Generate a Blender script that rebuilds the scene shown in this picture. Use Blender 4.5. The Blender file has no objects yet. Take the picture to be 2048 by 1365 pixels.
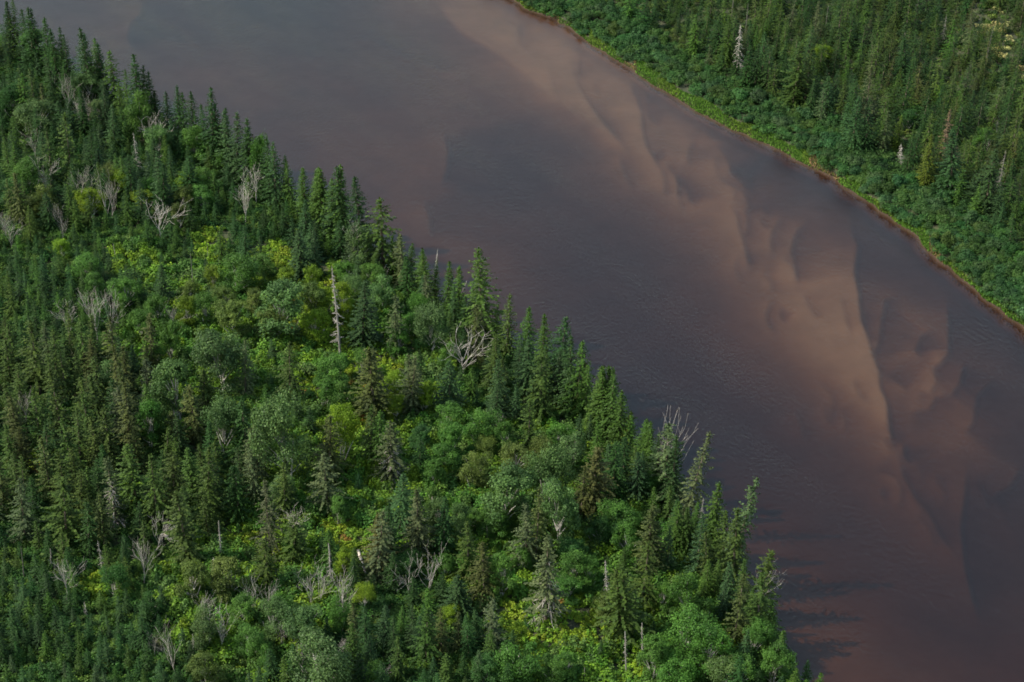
import bpy, math, random
import numpy as np
from mathutils import Matrix, Vector

rng = np.random.default_rng(7)
random.seed(7)
SC = bpy.context.scene
COL = SC.collection

# ------------------------------------------------------------------ camera
W, H = 2048.0, 1365.0
PITCH, ROLL, CAMZ, FPX = math.radians(34.0), math.radians(1.7), 190.0, 3980.0
fw = Vector((0, math.cos(PITCH), -math.sin(PITCH)))
up0 = Vector((0, math.sin(PITCH), math.cos(PITCH)))
rt0 = Vector((1, 0, 0))
rt = rt0 * math.cos(ROLL) + up0 * math.sin(ROLL)
up = up0 * math.cos(ROLL) - rt0 * math.sin(ROLL)
cam_d = bpy.data.cameras.new('camera')
cam = bpy.data.objects.new('camera', cam_d)
COL.objects.link(cam)
cam.matrix_world = Matrix(((rt.x, up.x, -fw.x, 0), (rt.y, up.y, -fw.y, 0), (rt.z, up.z, -fw.z, CAMZ), (0, 0, 0, 1)))
cam_d.sensor_width = 36.0
cam_d.lens = FPX / W * 36.0
cam_d.clip_start = 1.0
cam_d.clip_end = 20000.0
SC.camera = cam

# ------------------------------------------------------------------ sky, sun, exposure
SUN_EL = math.radians(43.0)
SUN_AZ = math.radians(-96.0)          # compass-like angle from +Y, clockwise: the sun stands to the west (image side of the inland forest)
sun_dir = Vector((math.sin(SUN_AZ) * math.cos(SUN_EL), math.cos(SUN_AZ) * math.cos(SUN_EL), math.sin(SUN_EL)))
world = bpy.data.worlds.new('World')
SC.world = world
world.use_nodes = True
wn = world.node_tree
bg = wn.nodes['Background']
sky = wn.nodes.new('ShaderNodeTexSky')
sky.sky_type = 'NISHITA'
sky.sun_disc = False
sky.sun_elevation = SUN_EL
sky.sun_rotation = SUN_AZ
sky.altitude = 200
sky.dust_density = 2.0
sky.air_density = 2.2
wn.links.new(sky.outputs[0], bg.inputs[0])
bg.inputs[1].default_value = 0.15
sl = bpy.data.lights.new('sun', 'SUN')
sl.energy = 4.8
sl.angle = math.radians(0.53)
sl.color = (1.0, 0.93, 0.82)
so = bpy.data.objects.new('sun', sl)
COL.objects.link(so)
so.rotation_euler = (-sun_dir).to_track_quat('-Z', 'Y').to_euler()
so.location = (-60, 300, 120)
vs = SC.view_settings
vs.view_transform = 'Standard'
vs.look = 'None'
vs.exposure = 0.65
vs.gamma = 1.0
vs.use_curve_mapping = False
SC.cycles.max_bounces = 6
SC.cycles.diffuse_bounces = 3
SC.cycles.glossy_bounces = 3
SC.cycles.transmission_bounces = 4
SC.cycles.transparent_max_bounces = 8
SC.cycles.volume_bounces = 0
SC.cycles.filter_width = 1.75
SC.cycles.caustics_reflective = False
SC.cycles.caustics_refractive = False

# ------------------------------------------------------------------ photo <-> place
RT, UP, FW, CC = (np.array(a) for a in (rt, up, fw, (0, 0, CAMZ)))

def project(P):
    P = np.asarray(P, float) - CC
    z = P @ FW
    return np.stack([W / 2 + FPX * (P @ RT) / z, H / 2 - FPX * (P @ UP) / z], -1)

def ray(u, v):
    u = np.asarray(u, float); v = np.asarray(v, float)
    return FW + ((u - W / 2) / FPX)[..., None] * RT - ((v - H / 2) / FPX)[..., None] * UP

def on_plane(u, v, z=0.0):
    d = ray(u, v)
    t = (z - CAMZ) / d[..., 2]
    return CC + d * t[..., None]

NADIR = project(np.array([[0, 1e-6, -1e7]]))[0]

def polydist(px, py, P):
    """distance to a polyline, signed: positive on the side to the right of its direction (y up)"""
    best = np.full(px.shape, 1e18); sgn = np.ones(px.shape); par = np.zeros(px.shape)
    n = len(P) - 1
    for i in range(n):
        ax, ay = P[i]; bx, by = P[i + 1]
        dx, dy = bx - ax, by - ay
        L2 = dx * dx + dy * dy
        t = np.clip(((px - ax) * dx + (py - ay) * dy) / L2, 0, 1)
        qx, qy = px - ax - t * dx, py - ay - t * dy
        d = qx * qx + qy * qy
        m = d < best
        best = np.where(m, d, best)
        sgn = np.where(m, np.where(dx * (py - ay) - dy * (px - ax) > 0, -1.0, 1.0), sgn)
        par = np.where(m, (i + t) / n, par)
    return np.sqrt(best) * sgn, par

NEAR_PX = [(-700, -330), (-300, -110), (-100, 10), (60, 130), (235, 225), (420, 320), (560, 415), (720, 508), (860, 606), (1000, 695), (1120, 800),
           (1235, 905), (1320, 990), (1420, 1110), (1500, 1210), (1560, 1300), (1598, 1365), (1680, 1500), (1760, 1640)]
FAR_PX = [(500, -190), (800, -88), (960, -25), (1025, 0), (1062, 22), (1112, 40), (1150, 63), (1180, 89), (1230, 119), (1262, 140), (1292, 160), (1330, 186), (1380, 215),
          (1440, 246), (1500, 275), (1560, 302), (1610, 331), (1660, 353), (1700, 382), (1750, 412), (1800, 451), (1840, 483), (1880, 521), (1930, 563), (1980, 603),
          (2048, 661), (2150, 765), (2260, 880)]

def world_line(px):
    a = np.array(px, float)
    w = on_plane(a[:, 0], a[:, 1])[:, :2]
    d0 = w[0] - w[1]; d1 = w[-1] - w[-2]
    d0 /= np.linalg.norm(d0); d1 /= np.linalg.norm(d1)
    return np.vstack([w[0] + d0 * 9000, w, w[-1] + d1 * 9000])

NEAR = world_line(NEAR_PX)
FAR = world_line(FAR_PX)

def wav(x, y, s, k=0.0):
    return (np.sin(x / s + 1.3 * np.sin(y / s * 0.7 + k) + k) + np.sin(y / s * 1.13 + 1.1 * np.sin(x / s * 0.8 + 2 + k) + 1.7 * k)) * 0.5

def d_near(x, y):      # metres inland on the near bank (positive on land)
    return polydist(x, y, NEAR)[0] + .35 * wav(x, y, 1.4) + .4 * wav(x, y, 3.3, 2.0)

def d_far(x, y):       # metres inland on the far bank
    return -polydist(x, y, FAR)[0] + .28 * wav(x, y, 1.1, 1.0) + .35 * wav(x, y, 3.1)

def sstep(a, b, x):
    t = np.clip((x - a) / (b - a), 0, 1)
    return t * t * (3 - 2 * t)

def land_z(x, y, dn=None, df=None):
    dn = d_near(x, y) if dn is None else dn
    df = d_far(x, y) if df is None else df
    zn = 0.22 * np.minimum(dn, 1.0) + 1.0 * sstep(0.3, 5, dn) + 0.022 * np.clip(dn, 0, 150) + 0.45 * wav(x, y, 7.0) * sstep(2, 10, dn)
    zf = 0.30 * np.minimum(df, 1.0) + 0.4 * sstep(0.3, 3, df) + 0.012 * np.clip(df, 0, 150) + 0.35 * wav(x, y, 8.0, 1.0) * sstep(3, 10, df)
    return np.where(dn > df, zn, zf)

# ---- sand bars: crests of the slip faces, drawn along the bed (zoom-region coordinates of the photo)
Z = 700 / 2033.0
def reg(ox, oy, pts, s=Z):
    return [(ox + a * s, oy + b * s) for a, b in pts]
# (points, amplitude m, reach of the shallow side px, reach of the deep side px); shallow side is to the left walking along the line down the picture
SLIP = [
    (reg(700, 0, [(1310, 210), (1282, 330), (1292, 410), (1330, 510), (1400, 610), (1470, 700), (1560, 800), (1640, 890)]), .42, 55, 55),
    (reg(700, 0, [(1165, 340), (1150, 400), (1165, 480), (1195, 540), (1240, 610)]), .24, 40, 30),
    (reg(700, 0, [(1590, 460), (1665, 560), (1690, 650), (1695, 740), (1720, 840), (1780, 940), (1850, 1030)]), .40, 55, 50),
    (reg(700, 0, [(2010, 790), (1975, 840), (1962, 890), (1975, 960)]), .22, 25, 40),
    (reg(1348, 400, [(320, 10), (370, 90), (375, 150), (405, 220), (430, 330), (440, 420)]), .32, 60, 45),
    (reg(1348, 400, [(800, 90), (725, 150), (700, 200), (686, 280), (712, 400), (716, 530)]), .30, 35, 50),
    (reg(1348, 400, [(1030, -10), (1040, 170), (1076, 240), (1055, 400), (1080, 540), (1090, 680), (1122, 780), (1152, 880), (1192, 980), (1202, 1080), (1242, 1160), (1268, 1365), (1300, 1450), (1390, 1650)]), .55, 75, 55),
    (reg(1348, 400, [(1330, 520), (1235, 555), (1208, 680), (1198, 800), (1175, 860), (1205, 930)]), .38, 18, 60),
    (reg(1348, 400, [(1595, 530), (1605, 680), (1602, 870), (1555, 930), (1500, 950)]), .45, 50, 50),
    (reg(1348, 400, [(1530, 712), (1440, 770), (1408, 850), (1440, 905)]), .34, 14, 42),
    (reg(1348, 400, [(1700, 910), (1665, 1040), (1610, 1120)]), .36, 40, 45),
    (reg(1348, 400, [(1500, 945), (1528, 1040), (1495, 1100), (1420, 1085)]), .26, 30, 30),
    (reg(1348, 400, [(1650, 1105), (1530, 1118), (1490, 1190), (1360, 1210)]), .34, 26, 45),
    (reg(1348, 400, [(1900, 980), (1770, 1100), (1745, 1270), (1700, 1330)]), .32, 40, 50),
    (reg(1348, 895, [(1312, 60), (1335, 130), (1400, 240), (1480, 330), (1560, 480), (1680, 640)]), .35, 45, 60),
    (reg(1348, 895, [(1712, 50), (1700, 250), (1678, 420), (1700, 640), (1745, 830), (1800, 1000)]), .46, 45, 70),
    (reg(1348, 895, [(2040, 60), (1965, 190), (1850, 245)]), .34, 30, 60),
    (reg(700, 0, [(545, 740), (576, 860), (566, 960), (530, 1060)]), .34, 70, 40),
    (reg(700, 0, [(428, 1140), (465, 1240), (475, 1365)]), .26, 55, 40),
    (reg(0, 0, [(850, -40), (818, 60), (765, 115), (745, 190), (780, 290)]), .45, 60, 45),
    (reg(0, 0, [(1110, 240), (1050, 150), (900, 113), (765, 117)]), .20, 25, 35),
    (reg(700, 0, [(505, 0), (560, 80), (640, 170), (900, 320), (1100, 480), (1330, 660)]), -.25, 60, 60),
    (reg(700, 0, [(0, 200), (130, 220), (300, 300), (520, 390), (700, 420)]), .14, 30, 30),
]
LOBES = np.random.default_rng(31)
for _k in range(64):       # small overlapping crescents between the big slip faces
    _t = LOBES.uniform(0, 1)
    _cu = np.interp(_t, [0, .25, .5, .75, 1], [1040, 1290, 1520, 1720, 1880]) + LOBES.normal(0, 62); _cv = np.interp(_t, [0, .25, .5, .75, 1], [60, 230, 470, 720, 1020]) + LOBES.normal(0, 45)
    _l = LOBES.uniform(35, 95); _b = LOBES.uniform(-.35, .35); _a = math.radians(LOBES.normal(66, 16))
    _w = np.linspace(-.5, .5, 6)
    SLIP.append(([(_cu + _l * (x * math.cos(_a) - _b * (x * x * 4 - 1) * math.sin(_a)) , _cv + _l * (x * math.sin(_a) + _b * (x * x * 4 - 1) * math.cos(_a))) for x in _w], LOBES.uniform(.12, .27), LOBES.uniform(14, 34), LOBES.uniform(18, 40)))
RIDGE = [(860, -40), (960, 25), (1120, 90), (1250, 190), (1350, 310), (1480, 420), (1590, 560), (1720, 690), (1800, 850), (1890, 1000), (1950, 1120), (2050, 1300)]
RIDGE2 = [(-200, -60), (120, 15), (260, 90), (460, 190), (640, 250), (820, 330), (830, 460), (960, 560)]
RIDGE3 = [(1540, 1160), (1620, 1250), (1720, 1330), (1850, 1400), (1950, 1500)]

def bed_z(x, y, dn, df):
    P = np.stack([x, y, np.zeros_like(x)], -1)
    vis = (P - CC) @ FW > 60
    uv = project(np.where(vis[..., None], P, np.array([0.0, 300.0, 0.0])))
    u, v = uv[..., 0], uv[..., 1]
    r1 = np.abs(polydist(u, v, RIDGE)[0]); r2 = np.abs(polydist(u, v, RIDGE2)[0]); r3 = np.abs(polydist(u, v, RIDGE3)[0])
    along = polydist(u, v, RIDGE)[1]
    dep = 2.45 - (.75 - .55 * sstep(.58, .95, along)) * np.exp(-(r1 / 130) ** 2) - .82 * np.exp(-(r1 / 310) ** 2) - .95 * np.exp(-(r2 / 160) ** 2) - 1.0 * np.exp(-(r3 / 130) ** 2)
    for cu, cv, cr, ca in ((1060, 70, 150, .5), (1190, 130, 120, .6), (1250, 190, 80, .35), (1330, 240, 110, .45), (1440, 330, 110, .3), (1540, 600, 160, .2), (1660, 730, 110, .25), (1930, 1230, 240, -1.0), (1640, 1080, 150, -.4), (1400, 840, 180, -.4), (1640, 520, 90, .3), (1800, 620, 130, .45), (1870, 760, 130, .45), (1930, 850, 110, .35), (1900, 980, 90, .15), (1600, 1330, 120, .2)):
        dep -= ca * np.exp(-((u - cu) ** 2 + (v - cv) ** 2) / cr ** 2)
    dep += 0.14 * wav(x, y, 9.0, .5) + 0.03 * wav(x, y, 3.6, 2.0)
    for pts, A, wh, wl in SLIP:
        s, t = polydist(u, v, pts)
        fade = np.clip(np.minimum(t, 1 - t) * 5, 0, 1)
        near_end = (t <= 0) | (t >= 1)
        far_ = np.exp(-np.abs(s) / 40.0)
        hi = -A * .75 * np.exp(np.minimum(s, 0) / (wh * 1.2))
        lo = A * 1.35 * np.exp(-np.maximum(s, 0) / (wl * 1.5))
        k = sstep(-6, 8, s)
        dep += np.where(near_end, 0, fade) * (hi * (1 - k) + lo * k)
    dep = np.where(dep < .5, .5 - .28 * (1 - np.exp(-(.5 - dep) / .5)), dep) * .5
    shore = np.minimum(-dn, -df)
    dep = dep * sstep(0.0, 1.7, shore) + 0.3 * np.clip(shore, 0, 1) + 0.10 * np.exp(-((-df - 2.6) / 1.6) ** 2) * sstep(0, 1.6, -df)
    return np.where(vis, -dep, -1.8 * sstep(0, 4, shore))

# ------------------------------------------------------------------ mesh helpers (all geometry is quads)
def quad_mesh(name, V, tone=None, col=None, smooth=False):
    """V: (n, 4, 3)"""
    n = len(V)
    me = bpy.data.meshes.new(name)
    me.vertices.add(n * 4)
    me.vertices.foreach_set('co', np.ascontiguousarray(V, dtype=np.float32).ravel())
    me.loops.add(n * 4)
    me.loops.foreach_set('vertex_index', np.arange(n * 4, dtype=np.int32))
    me.polygons.add(n)
    me.polygons.foreach_set('loop_start', np.arange(0, n * 4, 4, dtype=np.int32))
    if tone is not None:
        a = me.attributes.new('tone', 'FLOAT', 'FACE')
        a.data.foreach_set('value', np.ascontiguousarray(tone, dtype=np.float32))
    if col is not None:
        a = me.attributes.new('tint', 'FLOAT_VECTOR', 'FACE')
        a.data.foreach_set('vector', np.ascontiguousarray(col, dtype=np.float32).ravel())
    me.update(calc_edges=True)
    if smooth:
        me.shade_smooth()
    return me

def grid_mesh(name, X, Y, Zz, mask):
    ny, nx = X.shape
    idx = np.arange(nx * ny).reshape(ny, nx)
    F = np.stack([idx[:-1, :-1], idx[:-1, 1:], idx[1:, 1:], idx[1:, :-1]], -1)[mask]
    used, inv = np.unique(F.ravel(), return_inverse=True)
    co = np.stack([X.ravel(), Y.ravel(), Zz.ravel()], -1)[used]
    me = bpy.data.meshes.new(name)
    me.vertices.add(len(co)); me.vertices.foreach_set('co', co.astype(np.float32).ravel())
    n = len(F)
    me.loops.add(n * 4); me.loops.foreach_set('vertex_index', inv.astype(np.int32))
    me.polygons.add(n); me.polygons.foreach_set('loop_start', np.arange(0, n * 4, 4, dtype=np.int32))
    me.update(calc_edges=True)
    me.shade_smooth()
    return me

def tube(pts, rad, sides=5):
    """tapered tube along points -> (m,4,3) quads"""
    pts = np.asarray(pts, float); rad = np.asarray(rad, float)
    t = np.gradient(pts, axis=0)
    t /= np.linalg.norm(t, axis=1)[:, None] + 1e-9
    ref = np.where(np.abs(t[:, 2:3]) > .9, np.array([[1.0, 0, 0]]), np.array([[0, 0, 1.0]]))
    a = np.cross(t, ref); a /= np.linalg.norm(a, axis=1)[:, None] + 1e-9
    b = np.cross(t, a)
    ang = np.arange(sides) * 2 * np.pi / sides
    ring = pts[:, None] + rad[:, None, None] * (np.cos(ang)[None, :, None] * a[:, None] + np.sin(ang)[None, :, None] * b[:, None])
    nx = np.roll(ring, -1, axis=1)
    return np.stack([ring[:-1], nx[:-1], nx[1:], ring[1:]], 2).reshape(-1, 4, 3)

def leaves(c, d, n, ln, wd):
    """rhombic sprays: centre c, long axis d, normal n (all (k,3)), length and width"""
    d = d / (np.linalg.norm(d, axis=1)[:, None] + 1e-9)
    s = np.cross(n, d); s /= np.linalg.norm(s, axis=1)[:, None] + 1e-9
    ln = np.asarray(ln)[:, None]; wd = np.asarray(wd)[:, None]
    return np.stack([c - d * ln * .5, c + s * wd * .5 + d * ln * .08, c + d * ln * .5, c - s * wd * .5 + d * ln * .08], 1)

def rnd_dirs(r, k):
    v = r.normal(size=(k, 3))
    return v / np.linalg.norm(v, axis=1)[:, None]

# ------------------------------------------------------------------ tree shapes (all built 10 m tall, base at the origin)
def conifer(seed, R=1.7, base=.06, whorls=22, per=7, nspray=9, spray=.55, rag=.18, power=.85, gap=0.0, droop=.25, top_club=False):
    r = np.random.default_rng(seed)
    C, D, N, L, Wd, T = [], [], [], [], [], []
    az0 = r.uniform(0, 6.28)
    bend = r.normal(0, .10, 2)
    side = r.uniform(0, 6.28)
    for k in range(whorls):
        t = base + (1 - base) * ((k + r.uniform(-.3, .3)) / whorls)
        t = min(max(t, base), .985)
        zc = 10 * t
        prof = R * ((1 - t) ** power) * (1.0 if t > .18 else .78 + .22 * t / .18) + .10
        if top_club and t > .86:
            prof = max(prof, .34)
        nb = max(3, int(round(per * (.55 + .45 * (1 - t)))))
        for b in range(nb):
            if r.random() < gap:
                continue
            az = az0 + k * 2.4 + b * 2 * np.pi / nb + r.normal(0, .25)
            l = prof * np.clip(r.normal(1.0, rag), .45, 1.45) * (1 + .12 * math.cos(az - side))
            el = math.radians(-22 + 50 * t) + r.normal(0, .09)
            dirh = np.array([math.cos(az), math.sin(az), 0.0])
            ns = max(2, int(nspray * (.35 + .65 * l / R)))
            s = np.linspace(.22, 1.0, ns) + r.uniform(-.03, .03, ns)
            rr = l * s
            z = zc + rr * math.tan(el) - droop * (rr ** 2) / max(R, .1) * .5 + .16 * np.maximum(0, s - .7) * l
            c = dirh[None] * rr[:, None]
            c[:, 2] = z
            c[:, 0] += bend[0] * zc * .12; c[:, 1] += bend[1] * zc * .12
            c += r.normal(0, .05, c.shape)
            yaw = az + np.where(np.arange(ns) % 2 == 0, 1, -1) * r.uniform(.25, .95, ns)
            yaw[-1] = az
            d = np.stack([np.cos(yaw), np.sin(yaw), r.normal(-.22, .16, ns)], -1)
            n = np.stack([r.normal(0, .28, ns) + .35 * math.cos(az), r.normal(0, .28, ns) + .35 * math.sin(az), np.ones(ns)], -1)
            sz = spray * (.62 + .5 * l / R) * (1.05 - .35 * s) * r.uniform(.75, 1.25, ns)
            C.append(c); D.append(d); N.append(n); L.append(sz); Wd.append(sz * r.uniform(.5, .75, ns))
            T.append(np.clip(r.normal(.5, .10) + r.normal(0, .16, ns) + .12 * (s - .5), 0, 1))
    # the leader: short upright sprays
    k = 16
    zt = np.linspace(9.0, 10.0, k)
    c = np.stack([r.normal(0, .03, k) + bend[0] * zt * .12, r.normal(0, .03, k) + bend[1] * zt * .12, zt - .05], -1)
    a = r.uniform(0, 6.28, k)
    d = np.stack([np.cos(a) * .45, np.sin(a) * .45, np.ones(k) * .9], -1)
    n = np.stack([np.cos(a), np.sin(a), np.zeros(k)], -1)
    wd_ = .28 if top_club else .16
    C.append(c); D.append(d); N.append(n); L.append(np.full(k, .42)); Wd.append(np.full(k, wd_)); T.append(np.full(k, .6))
    V = leaves(*[np.concatenate(a) for a in (C, D, N, L, Wd)])
    return V, np.concatenate(T), bend

def trunk_quads(h=9.6, r0=.16, bend=(0, 0), sides=6):
    z = np.linspace(-.4, h, 6)
    p = np.stack([bend[0] * z * .12, bend[1] * z * .12, z], -1)
    return tube(p, np.linspace(r0, .02, 6), sides)

def branchy(r, p0, d0, length, rad, depth, out, spread=.6, upw=.25, kids=(2, 4), wob=.16, minr=.012):
    """recursive bare limb"""
    n = 5
    pts = [np.array(p0, float)]
    d = np.array(d0, float); d /= np.linalg.norm(d)
    for i in range(n):
        d = d + r.normal(0, wob, 3) + np.array([0, 0, upw * .18])
        d /= np.linalg.norm(d)
        pts.append(pts[-1] + d * length / n)
    rad_end = max(minr, rad * .42)
    out.append(tube(pts, np.linspace(rad, rad_end, n + 1), 5 if rad > .05 else 4))
    tips = [pts[-1]]
    if depth > 0:
        for _ in range(r.integers(kids[0], kids[1] + 1)):
            f = r.uniform(.35, 1.0)
            i = min(n - 1, int(f * n)); q = pts[i] + (pts[i + 1] - pts[i]) * (f * n - i)
            dd = d + rnd_dirs(r, 1)[0] * spread * 1.6
            tips += branchy(r, q, dd, length * r.uniform(.45, .75), max(minr, rad * (1 - f * .5) * .6), depth - 1, out, spread, upw, kids, wob, minr)
    return tips

def broadleaf(seed, rx=2.6, nl=11, nleaf=3000, leaf=.30, low=.25, flat=1.0):
    """10 m tall, rounded crown made of lobes with gaps"""
    r = np.random.default_rng(seed)
    wood = []
    stems = r.integers(1, 4)
    lobes = []
    for i in range(nl):
        a = r.uniform(0, 6.28); f = math.sqrt(r.uniform(0, 1))
        zz = low * 10 + (10 - low * 10) * r.uniform(.12, .86)
        prof = math.sqrt(max(.08, 1 - ((zz - (low * 10 + (10 - low * 10) * .45)) / ((10 - low * 10) * .58)) ** 2))
        rad = r.uniform(.6, 1.35) * rx * .32
        lobes.append((math.cos(a) * rx * prof * f * .78, math.sin(a) * rx * prof * f * .78, zz, rad))
    lobes.append((r.normal(0, .3), r.normal(0, .3), 10 - rx * .35, rx * .33))
    for s in range(stems):
        a = r.uniform(0, 6.28)
        branchy(r, (math.cos(a) * .12, math.sin(a) * .12, -.3), (math.cos(a) * .16 * stems, math.sin(a) * .16 * stems, 1), 5.2, .15, 0, wood, wob=.05)
    for lx, ly, lz, lr in lobes:
        p0 = np.array([lx * .12, ly * .12, max(1.2, lz * .5)])
        wood.append(tube(np.linspace(p0, (lx, ly, lz), 4) + r.normal(0, .05, (4, 3)), np.linspace(.07, .02, 4), 4))
    w = np.array([l[3] ** 2 for l in lobes]); w /= w.sum()
    pick = r.choice(len(lobes), nleaf, p=w)
    LB = np.array(lobes)[pick]
    dirs = rnd_dirs(r, nleaf)
    rr = LB[:, 3] * (.5 + .62 * r.random(nleaf) ** .8)
    lump = 1 + .16 * np.sin(dirs[:, 0] * 7 + pick) * np.sin(dirs[:, 1] * 6 + 2 * pick) + .1 * np.sin(dirs[:, 2] * 9 + pick)
    c = LB[:, :3] + dirs * (rr * lump)[:, None] * np.array([1, 1, .82 * flat])
    stray = r.random(nleaf) < .16
    c = np.where(stray[:, None], c + rnd_dirs(r, nleaf) * (rx * .22 * r.random(nleaf))[:, None], c)
    hole = (np.sin(c[:, 0] * 2.3 + seed) * np.sin(c[:, 1] * 2.1 + 2 * seed) * np.sin(c[:, 2] * 1.9 + seed)) > .42
    keep = (c[:, 2] > .3) & ~hole
    c, dirs, pick = c[keep], dirs[keep], pick[keep]
    k = len(c)
    n = dirs * .8 + rnd_dirs(r, k) * .7 + np.array([0, 0, .35])
    n /= np.linalg.norm(n, axis=1)[:, None]
    d = np.cross(n, rnd_dirs(r, k))
    ln = leaf * r.uniform(.7, 1.35, k)
    V = leaves(c, d, n, ln, ln * .72)
    ltone = r.normal(.5, .13, len(lobes))[pick]
    return V, np.clip(ltone + r.normal(0, .17, k), 0, 1), np.concatenate(wood)

def bush(seed, rx=1.0, h=1.0, nleaf=500, leaf=.22, lob=6):
    """dome of leaves, radius rx, height h"""
    r = np.random.default_rng(seed)
    L = [(r.normal(0, .38) * rx, r.normal(0, .38) * rx, h * r.uniform(.3, .68), r.uniform(.32, .52) * min(rx, h * 1.1)) for _ in range(lob)]
    pick = r.integers(0, lob, nleaf)
    LB = np.array(L)[pick]
    d_ = rnd_dirs(r, nleaf); d_[:, 2] = np.abs(d_[:, 2]) * 1.1 - .25
    d_ /= np.linalg.norm(d_, axis=1)[:, None]
    c = LB[:, :3] + d_ * (LB[:, 3] * (.6 + .5 * r.random(nleaf)))[:, None]
    c[:, 2] = np.maximum(c[:, 2], .04)
    n = d_ * .7 + rnd_dirs(r, nleaf) * .6 + np.array([0, 0, .5])
    n /= np.linalg.norm(n, axis=1)[:, None]
    d = np.cross(n, rnd_dirs(r, nleaf))
    ln = leaf * r.uniform(.7, 1.4, nleaf)
    return leaves(c, d, n, ln, ln * .75), np.clip(r.normal(.5, .12, lob)[pick] + r.normal(0, .17, nleaf), 0, 1)

def dead_fan(seed, w=2.2, limbs=8, thick=.16, trunk_to=.55):
    """bleached broadleaf snag, 10 m: trunk dividing into rising, forking bare limbs"""
    r = np.random.default_rng(seed)
    tr, out = [], []
    n = 7
    z = np.linspace(-.4, 10 * trunk_to, n)
    p = np.stack([np.cumsum(r.normal(0, .09, n)), np.cumsum(r.normal(0, .09, n)), z], -1)
    tr.append(tube(p, np.linspace(thick, thick * .6, n), 6))
    a0 = r.uniform(0, 6.28)
    for i in range(limbs):
        f = r.uniform(.35, 1.0) if i else 1.0
        q = p[min(n - 1, int(f * (n - 1)))]
        a = a0 + i * 2.4 + r.normal(0, .3)
        up_ = (10 - q[2]) * r.uniform(.75, 1.0)
        out_ = w * r.uniform(.45, 1.1)
        l = math.hypot(up_, out_) * .72
        branchy(r, q, (math.cos(a) * out_, math.sin(a) * out_, up_), l, thick * .5, 2, out, spread=.45, upw=.5, kids=(2, 3), wob=.13, minr=.014)
    return np.concatenate(tr), np.concatenate(out)

def dead_spire(seed, w=1.3, nb=70, thick=.15, hang=.6, bare=.12, top=10.0):
    """bare conifer: straight pole with drooping fine branches"""
    r = np.random.default_rng(seed)
    z = np.linspace(-.4, top, 7)
    p = np.stack([np.cumsum(r.normal(0, .03, 7)), np.cumsum(r.normal(0, .03, 7)), z], -1)
    tr = tube(p, np.linspace(thick, .03 if top > 9.5 else thick * .6, 7), 6)
    out = []
    for i in range(nb):
        t = r.uniform(bare, .98)
        zz = t * top
        a = r.uniform(0, 6.28)
        l = w * ((1 - t) ** .75 + .12) * r.uniform(.35, 1.1)
        s = np.linspace(0, 1, 4)
        q = np.stack([math.cos(a) * l * s, math.sin(a) * l * s, zz + .15 * l * s - hang * l * s ** 2], -1)
        q[:, :2] += [np.interp(zz, z, p[:, 0]), np.interp(zz, z, p[:, 1])]
        q[1:] += r.normal(0, .04 * l, (3, 3))
        out.append(tube(q, np.linspace(.034, .014, 4), 4))
        if l > .5:
            for _ in range(3):
                j = r.uniform(.3, .9)
                b0 = q[min(2, int(j * 3))]
                b1 = b0 + np.array([math.cos(a + r.normal(0, .9)), math.sin(a + r.normal(0, .9)), r.uniform(-.9, .2)]) * l * .38
                out.append(tube([b0, (b0 + b1) / 2 + r.normal(0, .02, 3), b1], [.02, .016, .01], 4))
    return tr, np.concatenate(out)

# ------------------------------------------------------------------ materials
def new_mat(name):
    m = bpy.data.materials.new(name); m.use_nodes = True
    nt = m.node_tree; nt.nodes.clear()
    return m, nt, nt.nodes.new('ShaderNodeOutputMaterial')

def foliage_mat(name, from_object, trans=.28, rough=.6):
    m, nt, out = new_mat(name)
    N, Lk = nt.nodes, nt.links
    if from_object == 'object':
        oi = N.new('ShaderNodeObjectInfo'); base = oi.outputs['Color']
    else:
        at = N.new('ShaderNodeAttribute'); at.attribute_name = 'tint'; base = at.outputs['Vector']
        at.attribute_type = 'INSTANCER' if from_object == 'scatter' else 'GEOMETRY'
    tn = N.new('ShaderNodeAttribute'); tn.attribute_name = 'tone'
    mr = N.new('ShaderNodeMapRange'); mr.inputs[3].default_value = .45; mr.inputs[4].default_value = 1.6
    Lk.new(tn.outputs['Fac'], mr.inputs[0])
    warm = N.new('ShaderNodeMix'); warm.data_type = 'RGBA'; warm.blend_type = 'MULTIPLY'; warm.inputs[0].default_value = 1.0
    ramp = N.new('ShaderNodeValToRGB')
    ramp.color_ramp.elements[0].color = (.88, .97, 1.06, 1); ramp.color_ramp.elements[1].color = (1.12, 1.03, .90, 1)
    Lk.new(tn.outputs['Fac'], ramp.inputs[0])
    Lk.new(base, warm.inputs[6]); Lk.new(ramp.outputs[0], warm.inputs[7])
    mul = N.new('ShaderNodeVectorMath'); mul.operation = 'SCALE'
    Lk.new(warm.outputs[2], mul.inputs[0]); Lk.new(mr.outputs[0], mul.inputs[3])
    bs = N.new('ShaderNodeBsdfPrincipled'); bs.inputs['Roughness'].default_value = rough
    bs.inputs['Specular IOR Level'].default_value = .12
    tr = N.new('ShaderNodeBsdfTranslucent')
    mx = N.new('ShaderNodeMixShader'); mx.inputs[0].default_value = trans
    Lk.new(mul.outputs[0], bs.inputs['Base Color']); Lk.new(mul.outputs[0], tr.inputs['Color'])
    Lk.new(bs.outputs[0], mx.inputs[1]); Lk.new(tr.outputs[0], mx.inputs[2]); Lk.new(mx.outputs[0], out.inputs[0])
    return m

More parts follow.
